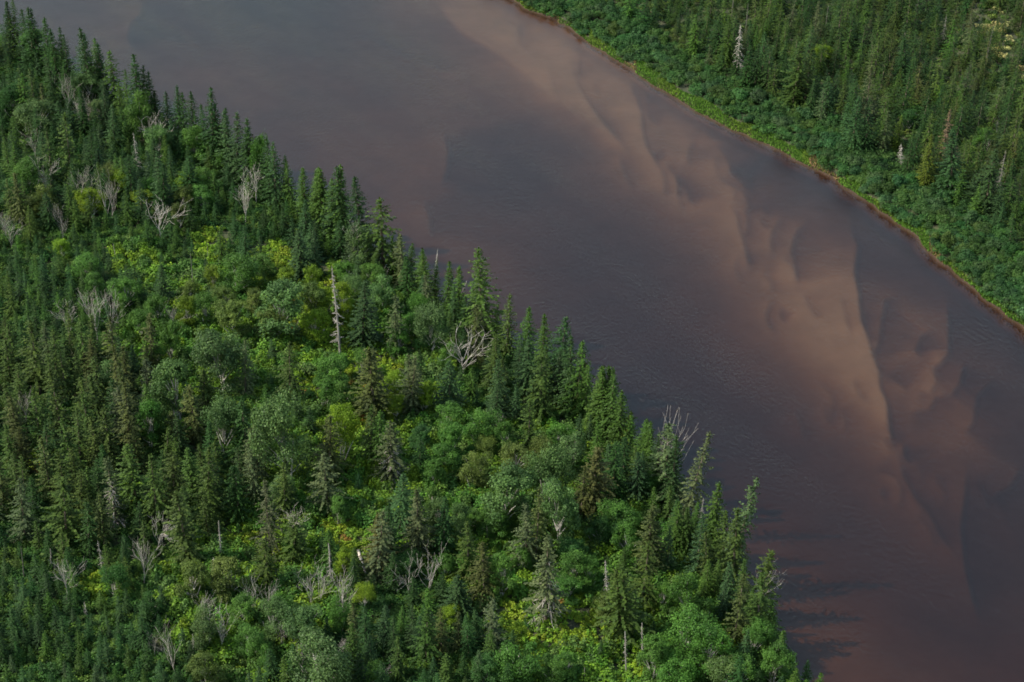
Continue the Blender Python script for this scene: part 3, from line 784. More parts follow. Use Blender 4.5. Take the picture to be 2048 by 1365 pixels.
# ---- dead trees: (region, tip, base, type, width factor, shade, label, short reference)
DEAD = [
 (R1, 455, 590, 472, 745, 'A', .9, 1.15, 'whitest bare forked dead tree low in the upper treeline forest', 'the whitest forked snag'),
 (R1, 508, 570, 516, 740, 'A', .7, 1.0, 'slim bare tree with one long sideways limb beside the whitest snag', None),
 (R1, 405, 470, 392, 690, 'A', 1.1, .6, 'sparse grey dead tree among the dark upstream treeline firs', 'the sparse grey upstream snag'),
 (R1, 188, 750, 206, 950, 'A', .7, .85, 'thin grey dead tree standing inland of the upstream treeline', 'the thin grey inland snag'),
 (R1, 268, 930, 275, 1160, 'A', 1.5, .95, 'wide bare grey crown spreading above green shrubs, inland upstream', 'the wide grey spreading snag'),
 (R1, 492, 980, 458, 1225, 'A', .8, .8, 'dead tree curving toward the river with a bare forked tip', 'the curved bare snag'),
 (R1, 575, 1040, 632, 1270, 'A', .9, .95, 'leaning pale dead trunk forked like a wishbone', 'the wishbone snag'),
 (R1, 655, 1060, 655, 1290, 'A', .6, .9, 'upright pale dead tree just riverward of the wishbone snag', None),
 (R1, 775, 770, 806, 1000, 'C', .75, 1.1, 'white feathery dead tree before the wide firs, upstream', 'the white feathery snag'),
 (R1, 905, 685, 912, 900, 'A', 1.2, 1.1, 'white antler branches rising out of a round green crown upstream', 'the white antler crown'),
 (R1, 1485, 975, 1490, 1200, 'A', 1.15, 1.05, 'bare fan shaped dead tree in the young firs by the river', 'the fan shaped snag'),
 (R1, 1432, 1075, 1425, 1310, 'A', .9, 1.15, 'twisting white dead tree beside the fan shaped snag', None),
 (R1, 1580, 1000, 1580, 1160, 'D', .8, .9, 'thin bare pole in the young firs near the river', None),
 (R1, 920, 1195, 932, 1400, 'A', 1.7, 1.25, 'large white candelabra dead tree above green shrubs', 'the white candelabra snag'),
 (R1, 340, 1200, 372, 1375, 'A', .7, .8, 'grey dead tree bent over the dark inland firs', None),
 (R1, 20, 1255, 45, 1400, 'A', 1.0, .9, 'bare grey dead tree at the inland edge of view, upstream', None),
 (R2, 48, 0, 70, 150, 'A', 1.2, .95, 'bare dead tree with a flat side limb at the inland edge', 'the flat-limbed inland snag'),
 (R2, 368, 468, 416, 705, 'A', .85, 1.0, 'leaning bare birch, most inland of a trio of bare birches', 'the bare birch trio'),
 (R2, 545, 398, 572, 700, 'A', .75, 1.0, 'middle one of the trio of bare birches', None),
 (R2, 650, 428, 628, 690, 'A', .75, .95, 'bare birch with a curved stem, riverward one of the trio', None),
 (R2, 1000, 465, 1000, 640, 'A', 1.2, .8, 'grey bare crown spreading above a leafy bush near the birch trio', None),
 (R2, 655, 100, 674, 205, 'D', 1.0, 1.15, 'short white stub leaning among dark firs', None),
 (R2, 365, -30, 366, 110, 'A', .6, .85, 'small bare forked tree above dark inland firs', None),
 (R2, 1205, 92, 1211, 230, 'D', 1.0, .5, 'short dark dead pole by the yellow-green patch', None),
 (R2, 1108, 158, 1126, 400, 'D', .7, .55, 'tall thin dark dead pole leaning slightly among shrubs', 'the thin dark pole'),
 (R2, 1268, 185, 1276, 300, 'D', 1.0, .5, 'short dark stub riverward of the thin dark pole', None),
 (R2, 1605, 238, 1608, 320, 'D', 1.2, .7, 'short grey stub on the shrubby slope inland of the tallest dead spire', None),
 (R2, 1862, 372, 1868, 480, 'B', 1.6, .8, 'short broken grey stub just inland of the tallest dead spire', None),
 (R2, 1940, 232, 1982, 790, 'B', 1.1, .75, 'tallest grey dead spire, rough with broken stubs, above sunlit shrubs', 'the tallest grey dead spire'),
 (R2, 848, 1045, 850, 1180, 'A', 1.6, .7, 'grey twiggy dead crown over a round green bush', None),
 (R2, 128, 980, 150, 1180, 'A', .9, .7, 'grey bare birch hidden among inland olive spruces', None),
 (R2, 1832, 938, 1856, 1065, 'D', .9, .45, 'short dark leaning pole in shade below the tallest dead spire', None),
 (R3, 935, 400, 905, 610, 'A', 1.3, 1.0, 'sprawling grey dead tree with a limb fallen sideways', 'the sprawling grey snag'),
 (R3, 568, 540, 600, 740, 'C', .6, 1.0, 'curved feathery dead spruce inland of the sprawling snag', None),
 (R3, 825, 540, 838, 815, 'A', .7, .95, 'slim pale dead tree with two level arms beside an olive spruce', None),
 (R3, 1262, 402, 1286, 670, 'B', .9, .85, 'straight grey dead trunk with short stubs among tall spruces', 'the straight grey stub trunk'),
 (R3, 1908, 535, 1928, 815, 'B', 1.0, .8, 'dark straight dead trunk with a one-sided fan of twigs', 'the one-sided dark trunk'),
 (R3, 372, 665, 388, 915, 'A', .9, .95, 'pale dead trunk with one long slanting fork, inland', 'the slanting fork snag'),
 (R3, 292, 575, 300, 720, 'B', 1.2, .6, 'small dark dead stub with drooping twigs', None),
 (R3, 120, 568, 146, 780, 'D', 1.0, .35, 'dark bare pole at the inland edge of view', None),
 (R3, 488, 895, 506, 1000, 'C', .9, .9, 'short white dead sapling above the young fir thicket', None),
 (R3, 1240, 640, 1244, 860, 'C', 1.0, 1.0, 'pale dead young spruce standing beside a flat olive tree', 'the pale dead young spruce'),
 (R3, 1455, 800, 1470, 1000, 'A', 1.1, .9, 'bare grey forked tree in the dead birch clump', 'the dead birch clump'),
 (R3, 1565, 805, 1552, 990, 'A', .9, .95, 'bare tree curving over, riverward in the dead birch clump', None),
 (R3, 1800, 735, 1800, 950, 'A', 1.3, .9, 'broad bare grey crown inland of the one-sided dark trunk', None),
 (R3, 1885, 745, 1850, 940, 'A', .9, .9, 'bare grey crown leaning toward the one-sided dark trunk', None),
 (R3, 1985, 738, 2002, 1010, 'A', .75, 1.0, 'pale bare tree with stubby raised arms before the fern patch', 'the stubby armed snag'),
 (R3, 1192, 875, 1180, 1060, 'A', 1.2, .85, 'bare grey twiggy tree above the young fir thicket', None),
 (R3, 1300, 965, 1276, 1200, 'A', .9, 1.0, 'pale V-shaped bare tree below the dead birch clump', 'the V-shaped snag'),
 (R3, 965, 1070, 1022, 1330, 'A', .7, .95, 'leaning slender bare tree over the young fir thicket', 'the leaning slender snag'),
 (R3, 892, 1085, 900, 1230, 'A', .8, .7, 'small grey bare tree in the young fir thicket', None),
 (R3, 1640, 1035, 1632, 1200, 'A', .9, .8, 'twiggy grey bare tree under the dead birch clump', None),
 (R3, 1118, 1085, 1126, 1230, 'C', 1.0, .7, 'dull grey dead sapling near the leaning slender snag', None),
 (R3, 2010, 1115, 1930, 1240, 'A', 1.0, .95, 'grey bare tree leaning strongly toward the river above leafy crowns', None),
 (R3, 1760, 1140, 1760, 1290, 'A', 1.3, .8, 'bare grey twigs topping a pale leafy crown at the lower edge', None),
 (R4, 795, 572, 808, 800, 'B', .8, .9, 'grey dead spire at the water, upstream of the broad shore fir', 'the shoreline dead spire'),
 (R4, 975, 735, 915, 850, 'D', .9, 1.1, 'short pale pole tilted toward the water', None),
 (R4, 945, 1098, 948, 1340, 'A', 1.5, 1.15, 'big pale dead tree with radiating thick limbs near the shore', 'the big radiating snag'),
 (R4, 1100, 925, 1090, 1110, 'A', .9, 1.1, 'white bare branches rising behind the big radiating snag', None),
 (R4, 485, 690, 495, 820, 'A', .8, 1.0, 'small white bare fork beside a leafy tree near the shore', None),
 (R5, 990, 512, 1002, 640, 'A', 1.3, 1.0, 'low star shaped bare grey shrub under a bluish fir', None),
 (R6, 640, 672, 632, 880, 'A', 1.0, 1.0, 'inland one of two pale forked snags standing side by side', 'the twin forked snags'),
 (R6, 758, 628, 746, 870, 'A', 1.0, 1.0, 'riverward one of two pale forked snags standing side by side', None),
 (R6, 1775, 655, 1782, 880, 'C', .75, 1.05, 'white feathery dead spruce in green shrubs, lower slope', 'the lower white feathery spruce'),
 (R6, 1085, 455, 1090, 590, 'D', 1.1, .3, 'dark burnt looking stub behind a pointed spruce', None),
 (R6, 1895, 1048, 1897, 1310, 'B', .9, .8, 'inland one of two grey dead trunks by the bright fern patch', 'the fern patch dead trunks'),
 (R6, 1992, 1015, 1994, 1245, 'B', 1.1, .85, 'riverward one of two grey dead trunks by the bright fern patch', None),
 (R6, 1655, 1268, 1656, 1390, 'D', .9, .7, 'grey dead pole at the lower edge below the fern patch', None),
 (R6, 490, 1280, 470, 1390, 'A', 1.1, 1.0, 'curled pale bare branch over a leafy crown at the lower edge', None),
 (R7, 385, 85, 365, 240, 'A', .6, .95, 'grey dead crown leaning out at the water, above a dark fir', 'the grey crown at the water'),
 (R7, 500, 475, 500, 600, 'C', .7, .9, 'small feathery dead tip in the shoreline firs', None),
 (R7, 836, 828, 826, 885, 'A', .7, 1.2, 'tiny white dead twig poking out over the water', None),
 (F1, 765, 290, 720, 810, 'C', 1.05, 1.15, 'large white feathery dead spruce on the far bank', 'the white feathery far bank spruce'),
 (F1, 555, 600, 550, 700, 'A', 1.2, 1.1, 'tiny white bare shrub at the alder edge, far bank', None),
 (F1, 1780, 60, 1748, 310, 'D', .6, 1.1, 'thin white bare stem high on the far bank', 'the thin white far stem'),
 (F3, 590, 390, 592, 640, 'C', 1.6, 1.1, 'white tuft of dead branches at the alder edge, far bank', 'the white tuft'),
 (F3, 718, 345, 700, 500, 'D', .9, 1.0, 'pale bare stem close behind the white tuft, far bank', None),
 (F3, 1602, 360, 1585, 520, 'A', 1.1, .85, 'grey bare twiggy tree among big far bank firs', 'the grey twiggy far tree'),
 (F3, 1715, 110, 1698, 290, 'A', .7, .8, 'dull bare tree with a slanting arm, far bank', None),
 (F3, 1978, 140, 1888, 470, 'D', .6, 1.0, 'long thin pale stem leaning away from the river, far bank', None),
 (F3, 1922, 770, 1862, 960, 'D', .7, 1.0, 'short pale leaning stem in dark far bank shade', None),
 (F2, 890, 640, 850, 830, 'D', .7, .9, 'pale slanting bare stem in the dense olive spruces, far bank', None),
 (F2, 725, 1070, 680, 1200, 'D', .9, 1.0, 'short pale slanting stem behind the alders, far bank', None),
]
for R, tx, ty, bx_, by_, typ, wd, shade, lab, ref in DEAD:
    u, v = px(R, tx, ty); bu, bv = px(R, bx_, by_)
    g = ground_pt(bu, bv)
    k = 0
    while is_river(g[0], g[1]) and k < 20:
        bv += 5; bu -= 2; g = ground_pt(bu, bv); k += 1
    h = height_for(g, v)
    tipx = project(g + np.array([0, 0, h]))[0]
    lean = math.atan2((u - tipx) / (FPX / np.linalg.norm(g - CC)), h)
    d = dead_thing(g, h, typ, wd, lab, ref, (random.gauss(0, .03), lean), shade)
    d.rotation_euler = (Matrix.Rotation(lean, 3, 'Y') @ Matrix.Rotation(random.uniform(0, 6.28), 3, 'Z')).to_euler()
    take(g, .8)

# ---- conifers read off the photo: region, then (tip x, tip y, height, tone, [width], [special])
FIRS = {
 'R1': (R1, [(15,10,200,'dark'),(40,5,230,'dark'),(68,0,280,'mid'),(130,55,200,'dark'),(155,40,220,'dark'),(190,45,240,'dark'),(255,100,240,'dark'),(300,165,180,'dark'),(345,155,260,'dark'),(375,210,200,'dark'),
   (470,200,200,'dark'),(500,160,280,'dark'),(545,225,200,'mid'),(585,250,210,'dark'),(725,405,130,'mid'),(780,315,220,'dark'),(818,370,180,'dark'),(860,405,170,'dark'),(890,520,130,'dark'),(955,520,150,'blue'),
   (1018,495,220,'dark'),(1050,540,200,'dark'),(1110,530,240,'dark',1.2),(1180,590,230,'dark'),(1210,505,310,'dark'),(1248,600,230,'blue'),(1280,625,260,'mid'),(1325,640,260,'blue'),(1355,665,230,'blue'),(1422,700,250,'dark'),
   (1448,740,210,'dark'),(1490,785,160,'dark'),(1555,795,190,'dark'),(1588,825,180,'blue'),(1658,905,160,'mid'),(1690,940,150,'mid'),(1762,985,150,'mid'),(1840,980,170,'mid'),(1865,975,190,'mid'),(1925,1040,170,'blue'),(1970,965,290,'dark'),
   (285,270,350,'dark',.7),(180,360,250,'dark'),(120,430,300,'mid'),(365,360,200,'dark'),(420,420,220,'dark'),(590,470,300,'blue',.8),(640,600,260,'blue'),(685,480,260,'mid'),(30,790,230,'mid'),(70,820,270,'mid'),
   (575,865,200,'blue',1.3),(680,880,240,'mid'),(715,910,240,'mid'),(745,900,280,'dark',1.2),(905,880,320,'blue',1.0),(985,850,210,'blue'),(930,960,280,'dark',1.2),(1085,910,250,'dark',1.5),(20,480,220,'dark'),(510,745,240,'dark',1.2),(560,770,230,'dark',1.1),(1230,980,190,'mid'),(1440,1000,180,'mid')]),
 'R2': (R2, [(175,515,220,'blue',.7),(105,820,170,'mid'),(1735,20,290,'blue',1.25),(115,560,200,'dark'),(1200,190,170,'blue'),(930,230,230,'blue',1.2),(40,270,160,'mid'),(1830,20,280,'blue'),(1500,60,220,'dark',1.3),(1410,0,260,'blue',1.3),(1270,0,230,'mid'),(760,700,200,'blue',1.3),(690,640,170,'blue',1.2)]),
 'R4': (R4, [(15,110,200,'mid'),(95,115,220,'mid'),(122,105,260,'mid'),(185,160,240,'mid'),(230,90,340,'mid'),(358,145,330,'dark',1.15),(570,490,200,'yellow'),(695,570,200,'mid'),(745,605,260,'mid'),(780,640,200,'mid'),(860,655,170,'mid'),(930,675,190,'mid'),
   (895,785,260,'blue'),(1075,575,310,'mid',1.25),(1010,800,260,'dark'),(950,840,230,'dark'),(1320,915,340,'mid'),(1420,960,290,'mid'),(1505,980,290,'blue',1.1),(1585,1085,260,'dark'),(1625,1110,300,'mid'),(1735,1250,230,'mid'),(1770,1290,220,'mid'),(1800,1270,220,'mid'),(1825,1280,230,'mid'),
   (1330,1080,330,'blue',1.1),(1515,1170,300,'blue'),(350,760,380,'blue',1.25),(60,420,230,'blue',1.2),(100,400,230,'dark'),(230,400,230,'dark',1.1),(545,500,180,'mid'),(620,540,220,'mid'),(240,260,260,'dark'),(270,280,280,'dark'),(30,280,260,'blue'),(150,250,250,'mid'),(1090,890,220,'mid'),(1140,900,230,'mid')]),
 'R5': (R5, [(1525,230,300,'mid'),(1600,235,300,'mid'),(1650,260,280,'mid'),(1675,255,280,'mid'),(1735,370,300,'mid',1.1),(1765,500,300,'yellow'),(1855,560,250,'mid'),(1885,575,250,'mid'),(1905,620,250,'mid'),(1015,195,340,'blue',1.15),(1365,155,310,'blue'),(725,215,300,'blue',1.3),(310,500,330,'mid'),
   (435,850,360,'blue',1.25),(690,1000,340,'dark',1.15),(355,1050,300,'dark'),(850,1170,260,'mid'),(1690,690,340,'dark'),(1840,740,300,'blue'),(1480,520,180,'blue',1.2),(1545,520,190,'blue'),(985,330,280,'blue',1.1),(1920,700,220,'blue'),(1720,560,220,'mid'),(1590,560,230,'mid')]),
 'R6': (R6, [(525,340,330,'dark'),(990,960,260,'dark'),(1045,1170,220,'blue'),(930,750,230,'blue',1.6),(490,920,240,'blue'),(660,920,260,'blue'),(690,980,230,'blue'),(775,940,200,'blue'),(545,980,260,'dark'),(410,1080,240,'blue'),(765,1210,150,'blue'),(1035,930,230,'dark'),(565,1210,150,'blue')]),
 'R7': (R7, [(75,50,200,'mid'),(135,60,210,'mid'),(230,120,190,'mid'),(205,245,230,'blue'),(300,170,240,'blue',1.1),(350,400,210,'mid'),(375,170,220,'dark'),(565,400,290,'mid'),(545,530,240,'mid'),(490,580,290,'blue'),(570,770,200,'mid'),(635,795,250,'blue'),(705,770,240,'mid'),(850,975,230,'mid'),(895,1110,240,'mid'),
   (700,1105,260,'blue'),(380,500,230,'mid'),(470,480,230,'mid'),(75,210,260,'blue'),(440,520,220,'mid'),(530,760,220,'mid'),(345,620,220,'blue'),(600,880,200,'blue')]),
 'F1': (F1, [(270,180,440,'mid',1.2),(520,180,470,'dark',1.3),(660,290,400,'mid'),(545,400,240,'dark'),(390,150,350,'mid'),(960,300,330,'mid'),(850,520,500,'dark',1.2),(990,520,500,'dark',1.25),(1100,155,330,'mid'),(1325,225,280,'mid'),(1285,260,270,'mid'),(1885,810,420,'blue'),(1790,890,470,'blue',1.2),
   (930,190,320,'mid'),(1430,430,320,'mid'),(1480,450,300,'mid'),(1600,930,420,'blue'),(750,170,350,'dark'),(60,80,330,'dark'),(150,110,330,'dark'),(1020,240,300,'mid'),(1060,210,300,'mid'),(1190,380,330,'dark')]),
 'F3': (F3, [(600,70,400,'yellow',.95),(750,140,270,'mid',.9),(1300,240,720,'blue',1.25),(960,270,620,'yellow',1.0),(1690,460,700,'blue',1.2),(1745,830,320,'mid'),(1800,1060,320,'blue'),(1680,1190,220,'blue'),(1980,1000,400,'mid',1.3),(100,-150,620,'blue',1.2),(260,-120,600,'dark',1.1),(1190,340,420,'dark')]),
}
SPRS = {
 'R1': (R1, [(655,295,260,'olive'),(270,730,340,'olive'),(375,660,400,'olive'),(110,455,260,'olive'),(1270,700,230,'olive',1.15),(245,480,260,'brown'),(180,400,260,'olive'),(45,1040,260,'olive'),(90,1000,330,'brown')]),
 'R2': (R2, [(175,540,440,'olive',1.25),(290,600,340,'olive'),(355,590,260,'dark'),(350,720,300,'olive'),(440,750,240,'olive'),(465,540,320,'olive'),(520,660,240,'brown'),(320,870,420,'olive'),(195,960,350,'olive'),(75,1000,330,'brown'),(250,1110,280,'olive'),(430,1070,340,'olive'),(500,980,330,'olive'),(545,1120,320,'olive'),
   (615,1065,370,'olive'),(660,900,300,'dark'),(718,915,440,'brown',.85),(775,1180,260,'olive'),(850,510,360,'brown'),(830,690,220,'olive'),(1670,680,350,'olive',1.2),(940,1170,280,'olive'),(1025,1080,280,'dark'),(1000,1240,230,'olive'),(1165,1270,220,'olive'),(1405,670,340,'grey',.9),(1480,1145,350,'grey',.9),(1440,1170,320,'grey'),
   (1900,1130,350,'brown'),(1200,830,300,'olive',1.3),(35,1160,320,'olive'),(105,1180,280,'brown'),(1250,1250,280,'olive'),(290,740,300,'olive')]),
 'R3': (R3, [(95,170,360,'grey',1.1),(340,180,400,'olive',1.25),(440,140,300,'olive'),(570,250,330,'brown'),(640,65,400,'grey',1.0,'skirt'),(760,-20,400,'olive',1.2),(880,50,420,'olive',1.15),(990,30,360,'olive',1.1),(1060,245,450,'olive',1.05),(1165,0,440,'olive'),(1370,110,320,'dark',1.2),(1470,0,330,'grey'),
   (1545,170,430,'grey',.95),(1640,100,320,'olive'),(1890,10,350,'grey',1.2),(825,420,240,'olive'),(210,430,190,'olive'),(1545,545,270,'olive',1.4),(1695,375,290,'olive',1.35,'top'),(480,110,280,'olive'),(545,70,280,'dark'),(1250,20,330,'dark'),(1400,0,300,'dark'),(90,30,260,'olive'),(1640,60,260,'dark'),(350,480,240,'olive',.9)]),
 'R4': (R4, [(478,265,310,'olive',1.15),(605,485,340,'grey',.95),(1030,890,340,'brown',1.1),(1210,835,370,'olive',.9),(1655,1240,260,'olive'),(1130,1055,320,'olive'),(1415,1160,310,'olive'),(430,1160,340,'brown'),(545,845,340,'grey'),(640,1190,340,'grey',1.1),(735,720,270,'grey'),(310,440,280,'grey',1.3,'top'),(905,1020,220,'olive'),(1165,1210,280,'olive')]),
 'R5': (R5, [(285,145,420,'brown',1.15),(490,190,350,'grey',1.1),(1265,150,410,'olive',1.2),(380,560,350,'grey',1.1,'skirt'),(540,970,370,'grey',1.05),(300,1080,340,'brown',1.1),(1240,950,430,'brown',1.05),(1560,700,420,'brown',1.1),(1900,1060,380,'brown'),(10,530,400,'brown'),(255,470,350,'olive'),(990,60,330,'olive'),(1190,430,330,'olive',1.1),(1500,830,330,'brown',1.1)]),
 'R6': (R6, [(690,255,390,'grey'),(985,460,330,'olive',1.1),(1080,555,330,'brown'),(1450,510,490,'grey',.85,'skirt'),(440,365,400,'grey',1.05),(1880,720,400,'olive',1.35),(1130,870,300,'grey'),(850,1190,190,'olive'),(735,930,340,'olive',1.1),(825,940,270,'brown'),(320,900,270,'brown'),(925,960,230,'brown'),(565,1090,260,'olive'),(1330,330,380,'grey',1.0)]),
 'R7': (R7, [(510,142,260,'grey',.7),(742,372,290,'grey',.6),(620,555,290,'olive',1.05),(680,540,280,'olive'),(800,720,310,'olive',1.2),(790,850,310,'olive'),(685,840,340,'brown',.9),(245,520,310,'brown'),(225,700,320,'olive',1.1),(120,820,350,'olive',1.35),(345,120,230,'grey',1.0),(190,230,230,'olive'),(540,640,260,'olive')]),
 'F1': (F1, [(1120,530,520,'dark',1.2),(1200,300,420,'dark'),(1450,510,720,'olive',1.3),(1580,560,620,'olive',1.05),(1660,60,520,'grey',.8),(2000,930,460,'olive',1.1),(1240,40,400,'olive'),(1700,20,380,'grey'),(1020,0,330,'olive'),(840,290,380,'brown'),(1560,0,380,'dark')]),
 'F3': (F3, [(940,30,470,'olive',1.0),(1168,-10,580,'red',.75),(1490,380,580,'olive',.9),(440,20,480,'grey',.9),(1600,200,400,'dark'),(1870,480,420,'olive'),(1950,330,420,'brown')]),
 'F0': (F0, [(1700,-60,270,'grey',1.1),(1450,-90,220,'olive')]),
}
SPECIAL_LABELS = {
 ('R6', 1450, 510): ('tall grey spruce whose lower half is bare dead branches', 'the half-dead grey spruce'),
 ('R4', 1075, 575): ('broad pointed green fir standing tallest on the near shoreline', 'the broad shore fir'),
 ('R4', 358, 145): ('dark pointed fir at the water with a round-topped spruce beside it', None),
 ('R4', 478, 265): ('olive round-topped spruce at the water beside a dark pointed fir', None),
 ('R7', 742, 372): ('thin ragged spruce leaning far out over the water', 'the ragged leaning spruce'),
 ('R7', 510, 142): ('thin grey lichened spruce leaning toward the water, sparse crown', 'the grey leaning spruce'),
 ('R5', 285, 145): ('large brownish spruce standing alone among bright ferns', 'the large brownish spruce'),
 ('R5', 1265, 150): ('big olive spruce behind the shoreline firs', 'the big olive shore spruce'),
 ('R3', 340, 180): ('broad olive spruce, largest in the inland spruce stand', 'the broad inland spruce'),
 ('F3', 1168, -10): ('narrow reddish dying spruce on the far bank', 'the reddish far bank spruce'),
 ('F3', 1300, 240): ('largest wide blue-green fir behind the far bank alders', 'the largest far bank fir'),
 ('F1', 1450, 510): ('widest olive spruce behind the far bank alders', 'the widest far bank spruce'),
 ('F3', 600, 70): ('yellow-green narrow fir right behind the white tuft, far bank', None),
 ('R3', 1695, 375): ('olive spruce with a drooping bare dead top', 'the drooping dead-topped spruce'),
 ('R2', 1670, 680): ('compact olive spruce beside the sunlit ferns', 'the compact olive spruce'),
}
for lib, kind in ((FIRS, 'fir'), (SPRS, 'spruce')):
    for key, (R, rows) in lib.items():
        for row in rows:
            x, y, hp, tone = row[:4]
            wide = row[4] if len(row) > 4 else 1.0
            spec = row[5] if len(row) > 5 else None
            u, v = px(R, x, y)
            if (key, x) in (('R7', 742), ('R7', 510)): u -= 30
            g, h = from_tip(u, v, hp * R[2] * 1.03)
            lab, ref = SPECIAL_LABELS.get((key, x, y), (None, None))
            lean = None
            if (key, x, y) == ('R7', 742, 372): lean = (0, .13)
            if (key, x, y) == ('R7', 510, 142): lean = (0, .16)
            e = conifer_thing(g, h, kind, tone, wide, lab, ref, special=spec)
            if lean:
                e.rotation_euler = (Matrix.Rotation(lean[1], 3, 'Y') @ Matrix.Rotation(random.uniform(0, 6.28), 3, 'Z')).to_euler()
            take(g, max(1.0, .12 * h * wide))

# ---- broadleaf trees and tall shrubs: (centre x, y, half width, half height, tone)
LEAFY = {
 'R1': (R1, [(500,500,90,75,'greygreen'),(800,620,100,110,'green'),(200,660,110,80,'greygreen'),(1140,800,80,80,'green'),(60,560,70,80,'deep'),(180,230,90,60,'green'),(310,360,60,70,'green'),(900,800,90,80,'greygreen'),(560,640,70,60,'greygreen'),(640,1020,80,60,'olive'),(1230,860,90,60,'green'),(1310,930,80,50,'green'),
   (1060,1140,60,60,'olive'),(830,1140,70,40,'yellow'),(520,1160,80,60,'yellow'),(150,1010,90,90,'green'),(1170,1130,80,60,'green'),(1480,830,60,60,'green'),(250,1150,100,70,'olive'),(70,1110,90,70,'deep'),(870,1090,60,50,'green'),(1030,1240,60,50,'olive'),(1090,1060,60,50,'yellow'),(700,1040,60,60,'yellow'),(1180,1040,70,60,'green')]),
 'R2': (R2, [(1265,740,150,145,'greygreen'),(1020,910,140,145,'greygreen'),(990,640,85,95,'green'),(1640,460,150,125,'greygreen'),(1195,490,85,70,'green'),(1660,1190,170,185,'greygreen'),(850,1130,105,105,'green'),(1290,1140,95,125,'greygreen'),(1975,1180,85,125,'yellow'),(1380,260,110,90,'green'),(720,380,90,70,'green'),(550,340,70,60,'green'),
   (480,240,80,60,'green'),(355,125,45,50,'yellow'),(1480,430,70,60,'olive'),(1550,560,90,70,'olive'),(920,470,70,70,'green'),(1080,480,70,80,'yellow'),(1350,520,90,80,'olive'),(1830,430,90,90,'olive'),(1990,420,60,90,'yellow'),(1520,220,80,60,'green'),(1640,300,70,50,'yellow'),(1300,420,70,60,'olive'),(1950,870,90,90,'green'),(1880,960,80,70,'green'),(560,480,50,50,'green'),(800,560,70,70,'green'),(1100,380,60,50,'olive'),(620,860,80,70,'greygreen'),(1240,300,60,60,'yellow'),(900,740,70,60,'green')]),
 'R3': (R3, [(1100,770,105,85,'olive'),(1340,730,105,90,'olive'),(1850,1240,180,150,'greygreen'),(1760,1010,120,85,'greygreen'),(1450,1100,80,75,'green'),(1170,1020,90,90,'greygreen'),(1190,1290,120,80,'olive'),(1400,940,100,70,'green'),(1560,980,90,80,'greygreen'),(640,760,80,70,'deep'),(1620,900,80,60,'green'),(1540,1200,70,60,'green'),(1970,940,70,80,'green'),(1960,350,70,60,'green'),(1700,560,60,50,'green'),(870,900,80,60,'deep'),(1650,240,80,80,'greygreen')]),
 'R4': (R4, [(760,1010,100,105,'greygreen'),(420,720,75,60,'green'),(480,800,90,80,'greygreen'),(310,570,90,100,'greygreen'),(270,700,70,50,'green'),(300,790,60,60,'greygreen'),(100,880,80,70,'yellow'),(80,1000,90,70,'yellow'),(60,730,60,60,'yellow'),(270,860,60,60,'yellow'),(570,1100,70,60,'green'),(350,1230,70,60,'green'),(860,1190,60,70,'green'),(690,900,60,60,'green'),(640,1000,60,60,'green'),(220,1240,60,60,'green'),(130,1290,80,60,'green')]),
 'R5': (R5, [(1060,630,75,80,'green'),(900,570,110,80,'green'),(740,640,100,80,'green'),(1050,960,155,140,'greygreen'),(1300,850,120,135,'greygreen'),(1370,1060,120,145,'greygreen'),(1440,720,100,90,'greygreen'),(1110,770,110,70,'olive'),(1360,640,85,55,'green'),(690,750,90,60,'green'),(630,1010,70,60,'green'),(870,830,90,80,'olive'),(1270,720,80,60,'olive'),(590,410,60,70,'yellow'),
   (80,600,80,80,'yellow'),(400,330,70,60,'yellow'),(420,470,70,60,'yellow'),(100,400,80,70,'green'),(560,640,70,60,'deep'),(720,530,80,60,'green'),(640,860,70,60,'green'),(930,710,60,50,'olive'),(1180,1180,80,60,'green'),(1000,1130,90,60,'green'),(850,1120,70,50,'green'),(1600,1180,90,70,'deep'),(1720,1120,90,60,'greygreen'),(1900,920,80,60,'green'),(640,1120,70,60,'greygreen')]),
 'R6': (R6, [(1190,720,90,95,'green'),(1600,690,110,80,'green'),(1570,810,80,50,'green'),(1270,1240,140,80,'green'),(800,380,80,90,'greygreen'),(930,400,70,90,'greygreen'),(1560,590,90,60,'deep'),(1300,640,60,60,'green'),(1260,1070,70,60,'yellow'),(1180,440,80,60,'green'),(640,680,80,60,'deep'),(1000,650,60,60,'green'),(830,680,70,60,'green'),(1690,720,60,70,'green'),(240,650,60,60,'yellow'),(1450,1300,110,60,'green'),(1560,1250,80,60,'green'),(1100,1290,90,60,'deep'),(440,1330,90,50,'green'),(370,870,60,60,'yellow'),(880,970,60,40,'yellow'),(1840,430,90,70,'deep')]),
 'R7': (R7, [(440,930,95,95,'green'),(420,1130,125,90,'green'),(540,1180,110,95,'green'),(270,1230,85,80,'green'),(860,1260,85,85,'green'),(100,560,90,65,'green'),(270,390,70,50,'green'),(140,670,80,60,'green'),(620,1290,80,70,'greygreen'),(300,940,60,60,'green'),(760,1140,70,60,'green'),(520,1020,70,60,'green'),(360,1310,100,60,'green'),(700,1300,90,70,'green'),(40,1000,70,60,'olive')]),
 'F1': (F1, [(1740,600,110,80,'yellow')]),
 'F3': (F3, [(700,80,110,90,'deep'),(1550,300,120,90,'green'),(1180,860,130,80,'deep'),(780,20,90,60,'green')]),
}
for key, (R, rows) in LEAFY.items():
    for x, y, hw, hh, tone in rows:
        u, v = px(R, x, y); hw *= R[2]; hh *= R[2]
        sc = 1.28
        g, h = from_tip(u, v - hh * 1.05, hh * 2.2 * sc)
        mpp = np.linalg.norm(g - CC) / FPX
        leafy_thing(g, max(2.2, h), hw * mpp * 1.12, tone)
        take(g, max(.8, hw * mpp * .55))

